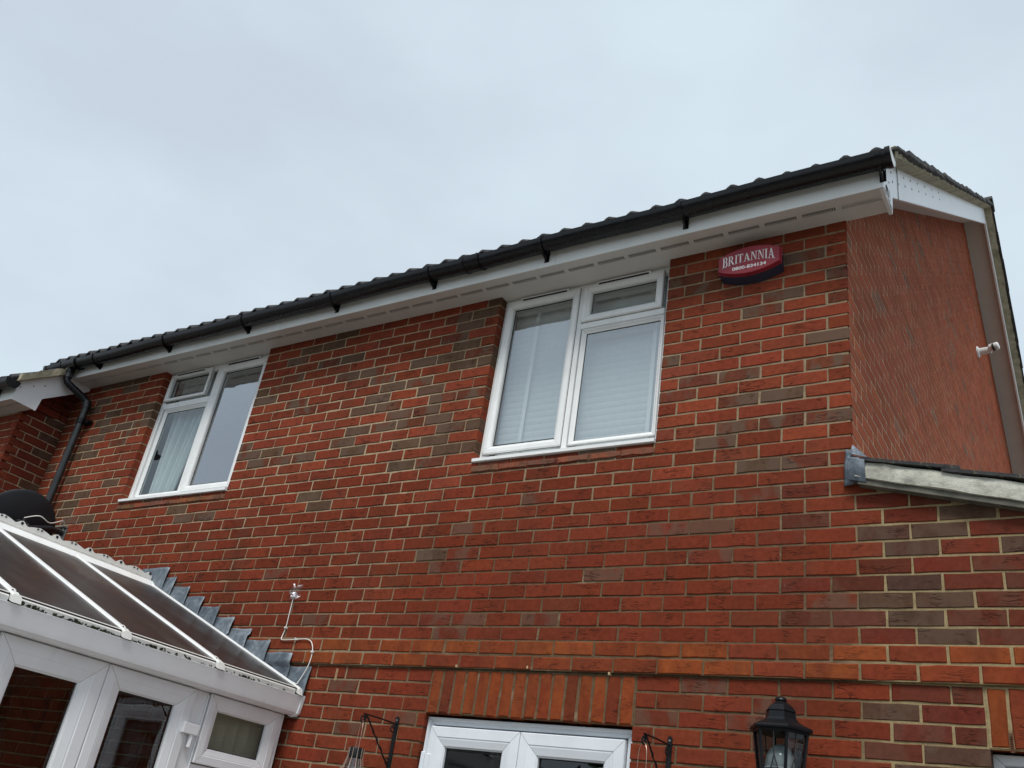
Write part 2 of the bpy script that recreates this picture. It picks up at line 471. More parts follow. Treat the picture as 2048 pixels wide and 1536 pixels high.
# ------------------------------------------------------------------ brick maker
def brick(mb, mapf, u0, u1, v0, v1, face, depth, tint, r, sgn=1, jit=.0016, rnd=0., ch=None):
    """one clay brick: uneven outline, chamfered arris; sgn=+1 when depth grows with d"""
    du = u1 - u0; dv = v1 - v0
    nu = max(1, int(round(du / .075))); nv = max(1, int(round(dv / .075)))
    pts = [(u0 + du * i / nu, v0) for i in range(nu)] + [(u1, v0 + dv * i / nv) for i in range(nv)] + \
          [(u1 - du * i / nu, v1) for i in range(nu)] + [(u0, v1 - dv * i / nv) for i in range(nv)]
    n = len(pts); j = lambda: r.uniform(-jit, jit)
    ch = (.0026 if ch is None else ch) + rnd
    ta, tb, off = r.uniform(-.006, .006), r.uniform(-.012, .012), r.uniform(-.0012, .0012)
    if ch < .002: ta, tb, off = ta * .2, tb * .2, off * .3
    cu, cv = (u0 + u1) / 2, (v0 + v1) / 2
    outer, inner, back = [], [], []
    for (a, b) in pts:
        a2, b2 = a + j(), b + j()
        if ch > .002 and r.random() < .05:
            b2 += .004 * r.random() * (1 if b < cv else -1)
        fd = face + sgn * (off + (a - cu) * ta + (b - cv) * tb)
        outer.append(mapf(a2, b2, fd + sgn * (ch + r.uniform(0, .001))))
        k = ch * r.uniform(.8, 1.6)
        ia = a2 + (k if a <= u0 + 1e-6 else -k if a >= u1 - 1e-6 else 0)
        ib = b2 + (k if b <= v0 + 1e-6 else -k if b >= v1 - 1e-6 else 0)
        inner.append(mapf(ia, ib, fd + sgn * r.uniform(-.0005, .0007)))
        back.append(mapf(a2, b2, face + sgn * depth))
    fs = [tuple(range(n))]
    fs += [(i, (i + 1) % n, n + (i + 1) % n, n + i) for i in range(n)]
    fs += [(n + i, n + (i + 1) % n, 2 * n + (i + 1) % n, 2 * n + i) for i in range(n)]
    mb.add(inner + outer + back, fs, tint)

def tint_of(r, zone):
    def jitter(c, a=.12, s=0.):
        k = 1 + r.uniform(-a, a)
        return tuple(max(.004, x * k * (1 + r.uniform(-.05, .05))) for x in c)
    red = (.181, .0385, .0187)
    q = r.random()
    if zone == 'right': q = q * .72 + .14; zone = 'upper'
    if zone == 'upper':
        if q < .155: return (*jitter((0.1025, 0.05917, 0.03772)), 1.0 * r.random())
        if q < .27: return (*jitter((0.1358, 0.04181, 0.02394)), .9)
        return (*jitter((.198, .0435, .0222), .16), .12 if r.random() < .2 else 0.)
    if zone == 'lower':
        if q < .012: return (*jitter((0.1025, 0.0554, 0.0366)), 1.)
        if q < .055: return (*jitter((0.1484, 0.03465, 0.01925)), .6)
        return (*jitter((0.1654, 0.03405, 0.01666), .13), 0.1 if r.random() < .15 else 0.)
    if zone == 'ext':
        if q < .34: return (*jitter((0.08547, 0.04596, 0.03105)), .5)
        if q < .55: return (*jitter((0.1105, 0.02987, 0.01873)), .25)
        return (*jitter((0.1295, 0.02747, 0.01613), .15), .1)
    if zone == 'orange':
        if q < .40: return (*jitter((0.1958, 0.04659, 0.0177), .12), -.42)
        if q < .75: return (*jitter((0.1768, 0.03824, 0.0177)), -.22)
        return (*jitter((0.1641, 0.03465, 0.0177)), -.15)
    if zone == 'soldier':
        if q < .62: return (*jitter((0.1894, 0.04181, 0.01613), .12), -.35)
        return (*jitter((0.1516, 0.03226, 0.01666)), -.1)
    if zone == 'gable':  # tint lifted to make up for the weaker light on this side
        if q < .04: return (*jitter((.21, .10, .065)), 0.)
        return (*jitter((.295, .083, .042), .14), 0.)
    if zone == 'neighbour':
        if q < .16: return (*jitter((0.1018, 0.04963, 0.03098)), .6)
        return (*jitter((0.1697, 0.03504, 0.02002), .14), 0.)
    return (*red, 0.)

# ================================================================== GROUND
MB().add([(-70, -80, -.02), (70, -80, -.02), (70, 80, -.02), (-70, 80, -.02)], [(0, 1, 2, 3)]).build('ground', GROUNDM)['kind'] = 'structure'
patio = MB().box(-3.1, 4.5, -4.9, -.05, -.06, -.005).build('patio', DARK); patio['kind'] = 'structure'
slabm = MB().rbox(-.295, .295, -.295, .295, -.02, .02, .004)
slab0 = slabm.build('slab', PAVE, patio)
for i in range(12):
    for jx in range(8):
        o = slab0 if (i == 0 and jx == 0) else slab0.copy()
        if o is not slab0: COL.objects.link(o); o.parent = patio
        o.location = (-2.78 + i * .61, -.38 - jx * .61, .0)
        o.rotation_euler = (0, 0, rng.choice((0, math.pi)))

# ================================================================== THE HOUSE
SOF = 4.885                                    # underside of the soffit
W1 = (-5.585, -4.335, 3.70); W2 = (-2.18, -1.0, 3.70)
DOOR = (-2.19, -1.0, 2.27)
RW = (.462, 1.66, 2.27, 1.15)                  # ground-floor window in the extension
XL = -6.85                                     # left end of the rear wall (meets the neighbour)
SL = .7135                                     # roof slope
YR = 5.75                                      # ridge
def zroof(y): return 5.045 + SL * (min(y, 2 * YR - y) + .28)

house = thing('brick_house', 'two-storey red brick house with white eaves, black gutter and two upstairs windows', 'house', (-3.0, .3, 0))

# --- mortar bed of the rear wall, split round the openings
XR = 2.9
def verge_z(x): return 3.375 - .252 * (x - .078)
xs = sorted({XL, W1[0] - .004, W1[1] + .004, W2[0] - .004, W2[1] + .004, -.006, DOOR[0] - .004, DOOR[1] + .004, RW[0] - .004, RW[1] + .004, XR})
zs_ = sorted({0., RW[3], RW[2], DOOR[2], 3.40, 3.695, SOF + .02})
mw = MB()
for i in range(len(xs) - 1):
    for k in range(len(zs_) - 1):
        a, b, c, d = xs[i], xs[i + 1], zs_[k], zs_[k + 1]
        mxx, mz = (a + b) / 2, (c + d) / 2
        if mz > 3.695 and (W1[0] < mxx < W1[1] or W2[0] < mxx < W2[1]): continue
        if mz < DOOR[2] and DOOR[0] < mxx < DOOR[1]: continue
        if RW[3] < mz < RW[2] and RW[0] < mxx < RW[1]: continue
        if mxx > 0:
            if mz > 3.40: continue
            if c < 3.4 <= d:
                mw.add([(a, .0042, c), (b, .0042, c), (b, .0042, max(c + .01, verge_z(b))), (a, .0042, verge_z(a))], [(0, 1, 2, 3)]); continue
        mw.add([(a, .0042, c), (b, .0042, c), (b, .0042, d), (a, .0042, d)], [(0, 1, 2, 3)])
for xj, z0, z1 in ((W1[0] - .004, 3.695, SOF), (W1[1] + .004, 3.695, SOF), (W2[0] - .004, 3.695, SOF), (W2[1] + .004, 3.695, SOF),
                   (DOOR[0] - .004, 0, DOOR[2]), (DOOR[1] + .004, 0, DOOR[2]), (RW[0] - .004, RW[3], RW[2])):
    mw.add([(xj, .006, z0), (xj, .12, z0), (xj, .12, z1), (xj, .006, z1)], [(0, 1, 2, 3)])
wall = mw.build('wall', MORTAR, house)
# string course and door-head mortar backing
strc = MB().box(XL, XR, -.0128, .004, 2.503, 2.652).build('string_course', MORTAR, house)
lint = MB()
lint.box(DOOR[0], DOOR[1], .0015, .10, 2.275, 2.497)
lint = lint.build('lintel', MORTAR, house)
lint2 = MB().box(RW[0], RW[1], .0015, .10, 2.275, 2.497).build('lintel', MORTAR, house)

# --- brick list
cands = []      # (u0,u1,v0,v1,face,depth,zone,parent)
def course(k, x0, x1, anchor, zone, face=0., parent=wall, g=.005, dl=.1, dr=.1):
    zt, zb = 4.75 - .075 * k - g, 4.75 - .075 * (k + 1) + g
    js = []
    n0 = math.floor((x0 - anchor) / .225) - 1
    x = anchor + n0 * .225
    while x < x1 + .225:
        if x0 + .055 < x < x1 - .055: js.append(x)
        x += .225
    e = [x0 - .005] + js + [x1 + .005]
    for i in range(len(e) - 1):
        jl = rng.uniform(-.0025, .0025) if i else 0
        d = .1
        if i == len(e) - 2: d = dr
        if i == 0: d = max(d, dl)
        cands.append([e[i] + .005 + jl, e[i + 1] - .005 + rng.uniform(-.0015, .0015) * (i < len(e) - 2), zb, zt, face, d, zone, parent])
for k in range(-2, 64):
    zt, zb = 4.75 - .075 * k, 4.75 - .075 * (k + 1)
    if zb < -.02: break
    even = k % 2 == 0
    anc = -.1075 if even else .005
    dcorner = .014
    if zb > 3.69:
        course(k, W2[1], 0., anc, 'right', dr=dcorner)
        course(k, W1[1], W2[0], W2[0] - (.1075 if even else .22), 'upper')
        course(k, XL, W1[0], W1[0] - (.22 if even else .1075), 'upper')
    elif k in (28, 29):
        course(k, XL, XR, anc, 'orange', face=-.017, parent=strc)
    elif k in (30, 31, 32):
        course(k, XL, DOOR[0] - .006, anc, 'lower')
        course(k, DOOR[1] + .006, RW[0] - .008, anc, 'lower')
        course(k, RW[1] + .006, XR, anc, 'ext')
    elif zt < DOOR[2] + .02:
        course(k, XL, DOOR[0], anc, 'lower')
        if zb > RW[3] - .02:
            course(k, DOOR[1], RW[0], anc, 'lower'); course(k, RW[1], XR, anc, 'ext')
        else:
            course(k, DOOR[1], XR, anc, 'lower')
    elif zt > 3.42:
        course(k, XL, 0., anc, 'lower', g=.0045, dr=dcorner)
    else:
        # the extension continues the same courses to the right, below its sloping verge
        xe = min(XR, .078 + (3.375 - (zt - .03)) / .252)
        course(k, XL, max(.02, xe), anc, 'lower', g=.0045)
for x0, x1, par in ((DOOR[0], DOOR[1], lint), (RW[0], RW[1], lint2)):
    n = int(round((x1 - x0) / .0745)); w = (x1 - x0) / n
    for i in range(n):
        cands.append([x0 + i * w + .0045, x0 + (i + 1) * w - .0045 + rng.uniform(-.001, .001), 2.272 + rng.uniform(-.002, .003), 2.492, -.003, .1, 'soldier', par])

def in_cons(u, v):
    """pixel covered by the conservatory"""
    if v > 1040 + (u / 310) * 125 and u < 310: return True
    return 310 <= u < 600 and v > 1165 + (u - 310) * .78
scored = []
for c in cands:
    cx, cz = (c[0] + c[1]) / 2, (c[2] + c[3]) / 2
    if cx > .02 and c[6] == 'lower': c[6] = 'ext'
    elif cx > -.35 and c[6] == 'lower' and cz < 3.4 and rng.random() < (cx + .35) * 1.2: c[6] = 'ext'
    if c[6] == 'lower' and cz > 3.48 and (cx < -2.2 or cx > -1.1) and rng.random() < .45: c[6] = 'upper'
    q = [px((u, 0, v)) for u, v in ((c[0], c[2]), (c[1], c[2]), (c[1], c[3]), (c[0], c[3]))]
    mu, mv = sum(a[0] for a in q) / 4, sum(a[1] for a in q) / 4
    area = 0
    if q[0][2] > 0 and -20 < mu < 2068 and 300 < mv < 1560 and not in_cons(mu, mv):
        area = abs(sum(q[i][0] * q[(i + 1) % 4][1] - q[(i + 1) % 4][0] * q[i][1] for i in range(4))) / 2
    scored.append((area, c))
scored.sort(key=lambda t: -t[0])
rest = {}
for i, (a, c) in enumerate(scored):
    r = random.Random(i * 13 + 5)
    rnd = .0035 if c[6] == 'soldier' else .0012 if c[6] == 'orange' else 0.
    tint = tint_of(r, c[6])
    if i < 300:
        mb = MB()
        brick(mb, FRONT, *c[:6], tint, r, rnd=rnd)
        o = mb.build('brick', BRICK, c[7])
    else:
        brick(rest.setdefault(c[7].name, (MB(), c[7]))[0], FRONT, *c[:6], tint, r, rnd=rnd)
for nm, (mb, par) in rest.items():
    mb.build('bricks', BRICK, par, kind='stuff')

# --- gable wall (faces +x), bricks joined: seen at a grazing angle
gw = MB()
prof = [(.008, 2.9), (2 * YR - .05, 2.9), (2 * YR - .05, zroof(0) - .17), (YR, zroof(YR) - .16), (.008, zroof(0) - .17)]
gw.add([(-.0016, y, z) for y, z in prof], [tuple(range(5))])
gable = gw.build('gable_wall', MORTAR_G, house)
gb = MB(); rg = random.Random(3)
GM = lambda u, v, d: (-d, u, v)
k = 62
for k in range(-62, 26):
    zt, zb = 4.75 - .075 * k - .0045, 4.75 - .075 * (k + 1) + .0045
    if zb < 3.0: continue
    even = k % 2 == 0
    y = .0 if even else -.1125
    while y < 2 * YR - .3:
        a, b = y, y + .212
        zmid = zroof(max(.0, (a + b) / 2)) - .10
        if zt < zmid and b > .03:
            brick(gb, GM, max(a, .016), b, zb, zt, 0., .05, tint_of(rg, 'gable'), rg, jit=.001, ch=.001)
        y += .225
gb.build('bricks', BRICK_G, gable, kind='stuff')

# --- eaves: fascia, soffit with slot vents, gutter, tiles (used for this house and for the neighbour)
def eaves(root, dx0, dx1, dy, dz, brackets, union=None, outlet=None, joint=(), lstop=True, rstop=True, vents=True, fl=None, gl=None, reveals=(), white_end=True):
    fx0 = fl if fl is not None else dx0
    gx0 = gl if gl is not None else dx0
    y = -.21 + dy; zf = 4.872 + dz
    # fascia boards with butt joints
    edges = [fx0] + sorted(joint) + [dx1]
    for i in range(len(edges) - 1):
        a, b = edges[i] + (.001 if i else 0), edges[i + 1] - (.001 if i < len(edges) - 2 else 0)
        f = MB().prism([(y, zf), (y, zf + .17), (y + .018, zf + .17), (y + .018, zf + .012), (y + .006, zf)], lambda u, v, d: (d, u, v), a, b)
        f.build('fascia', FASCIA, root)
    s = SOF + dz
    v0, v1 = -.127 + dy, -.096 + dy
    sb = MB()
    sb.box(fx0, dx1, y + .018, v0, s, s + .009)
    sb.box(fx0, dx1, v1, .004 + dy, s, s + .009)
    for (a, b) in reveals: sb.box(a, b, .0041 + dy, .14 + dy, s, s + .009)
    sof = sb.build('soffit', SOFFITM, root)
    bk = MB()
    bk.box(fx0, dx1, v0 - .006, v0 - .0003, s + .0095, s + .06).box(fx0, dx1, v1 + .0003, v1 + .006, s + .0095, s + .06).box(fx0, dx1, v0 - .006, v1 + .006, s + .0605, s + .063)
    bk.build('vent_channel', VENTD, sof)
    x = dx1 - .055
    while x - .175 > fx0 + .02 and vents:
        g = MB(); n = 15; pt = .175 / n
        for i in range(n + 1):
            g.box(x - i * pt - .0022, x - i * pt + .0022, v0 - .0004, v1 + .0004, s + .0006, s + .0040)
        # plain bridge between two groups of slots
        g.box(x - .175 - .0285 + .0021, x - .175 - .0021, v0 - .0004, v1 + .0004, s + .0004, s + .0042)
        g.build('vent_slots', SOFFITM, sof)
        x -= .2035
    # half-round gutter: open channel with a lip
    gy, gz0, R = -.270 + dy, 5.008 + dz, .058
    G = lambda x: gz0 + .0036 * (x - dx1)          # the gutter falls towards its outlet
    sec = [(R * math.cos(t), R * math.sin(t)) for t in [math.pi + math.pi * i / 14 for i in range(15)]]
    sec = [(-R - .002, .006)] + sec + [(R, .006)] + [(R - .004, .004)] + [((R - .004) * math.cos(t), (R - .004) * math.sin(t)) for t in [2 * math.pi - math.pi * i / 14 for i in range(15)]] + [(-R + .006, .006)]
    g = MB(); n = len(sec)
    nseg = 40; L = dx1 + .055 - gx0
    vs = []
    for i in range(nseg + 1):
        xx = gx0 + L * i / nseg; sag = .0034 * math.sin(i * .9) + .0015 * math.sin(i * .63 + 1)
        vs += [(xx, gy + a, G(xx) + b + sag) for a, b in sec]
    fs = [(i * n + j, i * n + (j + 1) % n, (i + 1) * n + (j + 1) % n, (i + 1) * n + j) for i in range(nseg) for j in range(n)]
    fs += [tuple(range(n)), tuple(range(nseg * n, nseg * n + n))]
    g.add(vs, fs)
    gut = g.build('gutter', BLACKP, root, smooth=True, angle=35)
    def collar(x0, x1, r, nm, mat=BLACKP, closed=False):
        c = MB(); gz = G((x0 + x1) / 2)
        poly = [(r * math.cos(t), r * math.sin(t)) for t in [math.pi + math.pi * i / 16 for i in range(17)]]
        poly = [(-r, .009)] + poly + [(r, .009)]
        if closed:
            c.prism([(gy + a, gz + b) for a, b in poly], lambda u, v, d: (d, u, v), x0, x1)
        else:
            inn = [(a * (R + .0006) / r, b * (R + .0006) / r if b < 0 else b) for a, b in poly]
            full = poly + inn[::-1]
            c.prism([(gy + a, gz + b) for a, b in full], lambda u, v, d: (d, u, v), x0, x1)
        return c.build(nm, mat, gut, smooth=True, angle=35)
    for bx in brackets:
        collar(bx - .013, bx + .013, R + .0075, 'bracket')
        w = MB(); gz = G(bx)
        tri = [(y - .001, zf + .145), (y - .001, zf + .030), (y - .012, zf + .034), (gy - .018, gz - R - .004), (gy + .02, gz - R - .002), (y - .006, gz - .02)]
        w.prism(tri, lambda u, v, d: (d, u, v), bx - .005, bx + .005)
        w.box(bx - .016, bx + .016, y - .004, y - .001, zf + .03, zf + .14)
        w.build('bracket_arm', BLACKP, gut)
    if union:
        collar(union - .062, union + .062, R + .007, 'union')
        collar(union - .064, union - .050, R + .011, 'union_clip'); collar(union + .050, union + .064, R + .011, 'union_clip')
        u = MB().box(union - .06, union + .06, y - .005, y - .001, zf + .11, zf + .15); u.build('union_back', BLACKP, gut)
    if rstop:
        collar(dx1 + .035, dx1 + .06, R + .006, 'stop_end', closed=True); gz = G(dx1)
        MB().prism([(gy + (R + .002) * math.cos(t), gz + (R + .002) * math.sin(t)) for t in [math.pi + math.pi * i / 16 for i in range(17)]] + [(gy + R, gz + .008), (gy - R, gz + .008)], lambda u, v, d: (d, u, v), dx1 + .06, dx1 + .0625).build('stop_end_face', BARGEM if white_end else BLACKP, gut)
    if lstop:
        collar(gx0 - .004, gx0 + .03, R + .006, 'stop_end', mat=PIPEM, closed=True)
    if outlet:
        collar(outlet - .11, outlet + .11, R + .006, 'running_outlet')
        collar(outlet - .112, outlet - .094, R + .010, 'outlet_clip'); collar(outlet + .094, outlet + .112, R + .010, 'outlet_clip')
        MB().lathe([(.037, 0), (.040, -.012), (.040, -.05)], 20, (outlet, gy, G(outlet) - R + .012)).build('spigot', BLACKP, gut, smooth=True)
    return gut

eaves(house, -6.66, .235, 0, 0, [.235, -.817, -1.723, -2.588, -3.458, -4.371, -5.302, -6.24], union=-2.24, outlet=-6.60,
      joint=(-1.662,), fl=-6.815, gl=-6.955, reveals=((W1[0], W1[1]), (W2[0], W2[1])))

# --- roof: tiles of the eaves course and the verge are single pieces, the field behind is one part
def tile_profile(x):
    t = ((x - .33) % .15) / .15
    if t < .55: return .030 * math.sin(math.pi * t / .55) ** 1.3
    return 0.
roofpl = MB()
RX0, RX1 = -6.95, .330
for s in (0, 1):
    def P(x, y, dz=0):
        yy = y if s == 0 else 2 * YR - y
        return (x, yy, zroof(y) + dz)
    roofpl.add([P(RX0, -.2, -.03), P(RX1 - .05, -.2, -.03), P(RX1 - .05, YR, -.03), P(RX0, YR, -.03)], [(0, 1, 2, 3)])
roof = roofpl.build('roof', DARK, house)
def make_tile(x0, x1, y0, ln, lift, side=0, th=.016, nx=None, seed=0):
    r = random.Random(seed)
    mb = MB(); nx = nx or max(4, int((x1 - x0) / .0166)); wob = r.uniform(-.004, .004)
    top, bot = [], []
    for j in (0, 1):
        y = y0 + ln * j
        for i in range(nx + 1):
            x = x0 + (x1 - x0) * i / nx
            h = tile_profile(x) + lift * (1 - j) - .012 + wob * (1 - j)
            yy = y if side == 0 else 2 * YR - y
            top.append((x, yy, zroof(y) + h)); bot.append((x, yy, zroof(y) + h - th))
    n = nx + 1
    vs = top + bot
    o = 2 * n
    fs = [(i, i + 1, n + i + 1, n + i) for i in range(nx)] + [(o + i, o + n + i, o + n + i + 1, o + i + 1) for i in range(nx)]
    fs += [(i, o + i, o + i + 1, i + 1) for i in range(nx)] + [(n + i, n + i + 1, o + n + i + 1, o + n + i) for i in range(nx)]
    fs += [(0, n, o + n, o), (nx, o + nx, o + n + nx, n + nx)]
    mb.add(vs, fs); return mb
x = RX1
ti = 0
while x > RX0 + .05:
    a = max(RX0, x - .3)
    make_tile(a + .002, x - .002, -.292 + rng.uniform(-.004, .004), .40, .012, seed=ti).build('tile', TILE, roof, smooth=True, angle=50)
    x -= .3; ti += 1
field = MB()
for s in (0, 1):
    for j in range(1, 21):
        y0 = -.292 + j * .285
        if y0 > YR - .05: break
        t = make_tile(RX0, RX1 - .302, y0, min(.34, YR - y0 + .01), .014, s, nx=int((RX1 - RX0) / .03), seed=j)
        field.add(t.v, t.f)
    if s: field.add(*[(lambda t: (t.v, t.f))(make_tile(RX0, RX1 - .302, -.292, .34, .014, 1, nx=240))][0])
field.build('tiles', TILE, roof, kind='stuff')
for s in (0, 1):
    for j in range(0 if s else 1, 21):
        y0 = -.292 + j * .285
        if y0 > YR - .05: break
        make_tile(RX1 - .3, RX1 + rng.uniform(-.007, .006), y0, min(.34, YR - y0 + .01), .020, s, th=.030, seed=100 + j + 40 * s).build('verge_tile', TILE, roof, smooth=True, angle=50)
rdg = MB()
for i in range(17):
    a = RX1 + .01 - i * .43
    rdg.prism([(YR + .13 * math.cos(t), zroof(YR) - .035 + .10 * math.sin(t)) for t in [math.pi * q / 8 for q in range(9)]], lambda u, v, d: (d, u, v), a - .43, a - .004)
rdg.build('ridge_tiles', TILE, roof, smooth=True, angle=40)

# --- gable verge: barge boards, soffit strip, bedding mortar
def barge(root, xo, xw, dy, dz, y_end, ear=True, side=0, mort=True, ystart=-.20):
    """xo outer face of the board, xw plane of the gable wall"""
    def Z(y): return zroof(y) + dz
    def Y(y): return (y if side == 0 else 2 * YR - y) + dy
    E = lambda u, v, d: (d, u, v)
    y1 = y_end
    b = MB()
    lower = [(Y(.036), Z(.036) - .28)] if ear else [(Y(ystart), Z(ystart) - .28)]
    if ear:
        poly = [(Y(-.205), 4.873 + dz), (Y(.022), 4.874 + dz), (Y(.036), Z(.036) - .28)]
        # the box end hangs down to soffit level, its lower corner a little below
        poly = [(Y(-.208), 4.872 + dz), (Y(.018), 4.872 + dz), (Y(.030), Z(.030) - .275), (Y(y1), Z(y1) - .28), (Y(y1), Z(y1) - .045), (Y(-.208), Z(-.208) - .045)]
    else:
        poly = [(Y(ystart), Z(ystart) - .28), (Y(y1), Z(y1) - .28), (Y(y1), Z(y1) - .045), (Y(ystart), Z(ystart) - .045)]
    b.prism(poly, E, xo - .018, xo)
    bo = b.build('barge_board', BARGEM, root)
    # soffit strip under the verge
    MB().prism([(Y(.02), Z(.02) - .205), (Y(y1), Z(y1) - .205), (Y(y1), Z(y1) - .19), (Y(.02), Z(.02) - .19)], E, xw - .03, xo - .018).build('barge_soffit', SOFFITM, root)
    if mort:
        m = MB(); n = 110; r = random.Random(9 + side)
        vs = []
        for i in range(n + 1):
            y = -.24 + (y1 + .24) * i / n
            vs += [(xo + .002, Y(y), Z(y) - .046), (xo + .072 + r.uniform(-.005, .006), Y(y), Z(y) - .052 + r.uniform(-.004, .004)),
                   (xo + .082 + r.uniform(-.010, .008), Y(y), Z(y) + .012 + r.uniform(-.012, .012)), (xo - .02, Y(y), Z(y) + .002)]
        m.add(vs, [(i * 4 + q, i * 4 + q + 1, i * 4 + q + 5, i * 4 + q + 4) for i in range(n) for q in range(3)])
        m.add([vs[0], vs[1], vs[2], vs[3]], [(0, 1, 2, 3)])
        m.build('verge_mortar', VMORT_OLD, root, smooth=True, angle=50)
        MB().prism([(Y(-.23), Z(-.23) - .058), (Y(y1), Z(y1) - .058), (Y(y1), Z(y1) - .047), (Y(-.23), Z(-.23) - .047)], E, xo - .01, xo + .066).build('undercloak', VMORT_OLD, root)
    return bo
bb = barge(house, .23, 0., 0, 0, YR)
barge(house, .2295, 0., 0, 0, YR, ear=False, side=1, ystart=-.2)
# end box closing the eaves at the gable
MB().prism([(-.205, SOF + .001), (.012, SOF + .001), (.03, zroof(.03) - .28), (-.205, zroof(-.205) - .07)], lambda u, v, d: (d, u, v), .205, .2118).build('box_end', BARGEM, house)
MB().box(.0, .212, -.19, .02, SOF + .0095, SOF + .012).build('box_soffit', SOFFITM, house)
cs = [(-.19, zroof(-.19) - .12)]
rr_ = random.Random(5)
low = [(.032, zroof(.032) - .272), (YR - .12, zroof(YR - .12) - .277)]
topw = []
yy = YR - .45
while yy > -.15:
    topw.append((yy, zroof(yy) - .105 + rr_.uniform(-.012, .012))); yy -= .13
MB().prism([(-.19, 4.878), (.014, 4.878)] + low + [(YR - .40, zroof(YR - .4) - .15)] + topw + cs, lambda u, v, d: (d, u, v), .2302, .2314).build('cover_sheet', WHITESHEET, bb)
# nails and a cover strip on the barge board
nl = MB()
for i in range(8):
    y = .02 + i * .16 * (1 + i * .09)
    for dzz in (-.105, -.245 + .1):
        nl.lathe([(.007, 0), (.006, .003), (.0, .004)], 8, (.2312, y + (.03 if dzz < -.12 else 0), zroof(y) + dzz), (1, 0, 0), cap=False)
for y, z in ((-.17, 4.99), (-.13, 4.92), (-.16, 5.03), (-.05, 5.03)):
    nl.lathe([(.006, 0), (.005, .003), (.0, .004)], 8, (.2312, y, z), (1, 0, 0), cap=False)
nl.build('nail', GALV, bb)
MB().box(.2315, .2345, .19, .205, zroof(.19) - .279, zroof(.2) - .05).build('cover_strip', GALV, bb)
MB().box(.2315, .233, -.045, -.04, 4.875, 4.98).build('cover_strip', GALV, bb)

# --- downpipe with swan neck
dp = MB()
px0, gy0 = -6.60, -.270
dp_pts = [(px0, gy0, 4.93), (px0 + .0, gy0, 4.835), (px0 + .012, gy0 + .014, 4.80), (px0 + .085, -.105, 4.715), (px0 + .110, -.072, 4.685), (px0 + .118, -.066, 4.64), (px0 + .118, -.066, .12)]
pipe = dp.tube(dp_pts[-2:], .031, 20).build('downpipe', PIPEM, house, smooth=True)
sw = MB().tube(dp_pts[:3] + [tuple(Vector(dp_pts[2]).lerp(Vector(dp_pts[3]), t)) for t in (.1, .5, .9)] + dp_pts[3:6], .0315, 20).build('swan_neck', BLACKP, pipe, smooth=True)
for a, b, r in ((0, 1, .0355), (4, 5, .0355)):
    A, B_ = Vector(dp_pts[a]), Vector(dp_pts[b]); m_ = (A + B_) / 2; d_ = (B_ - A).normalized()
    MB().tube([m_ - d_ * .032, m_ + d_ * .036], r, 20).build('pipe_socket', PIPEM, pipe, smooth=True)
for zc in (4.50, 2.7, 1.0):
    c = MB().lathe([(.0385, -.022), (.0385, .022)], 20, (px0 + .118, -.066, zc))
    c.box(px0 + .135, px0 + .20, -.052, -.02, zc - .012, zc + .012).box(px0 + .095, px0 + .20, -.024, -.002, zc - .018, zc + .018)
    c.build('pipe_clip', BLACKP, pipe, smooth=True, angle=30)

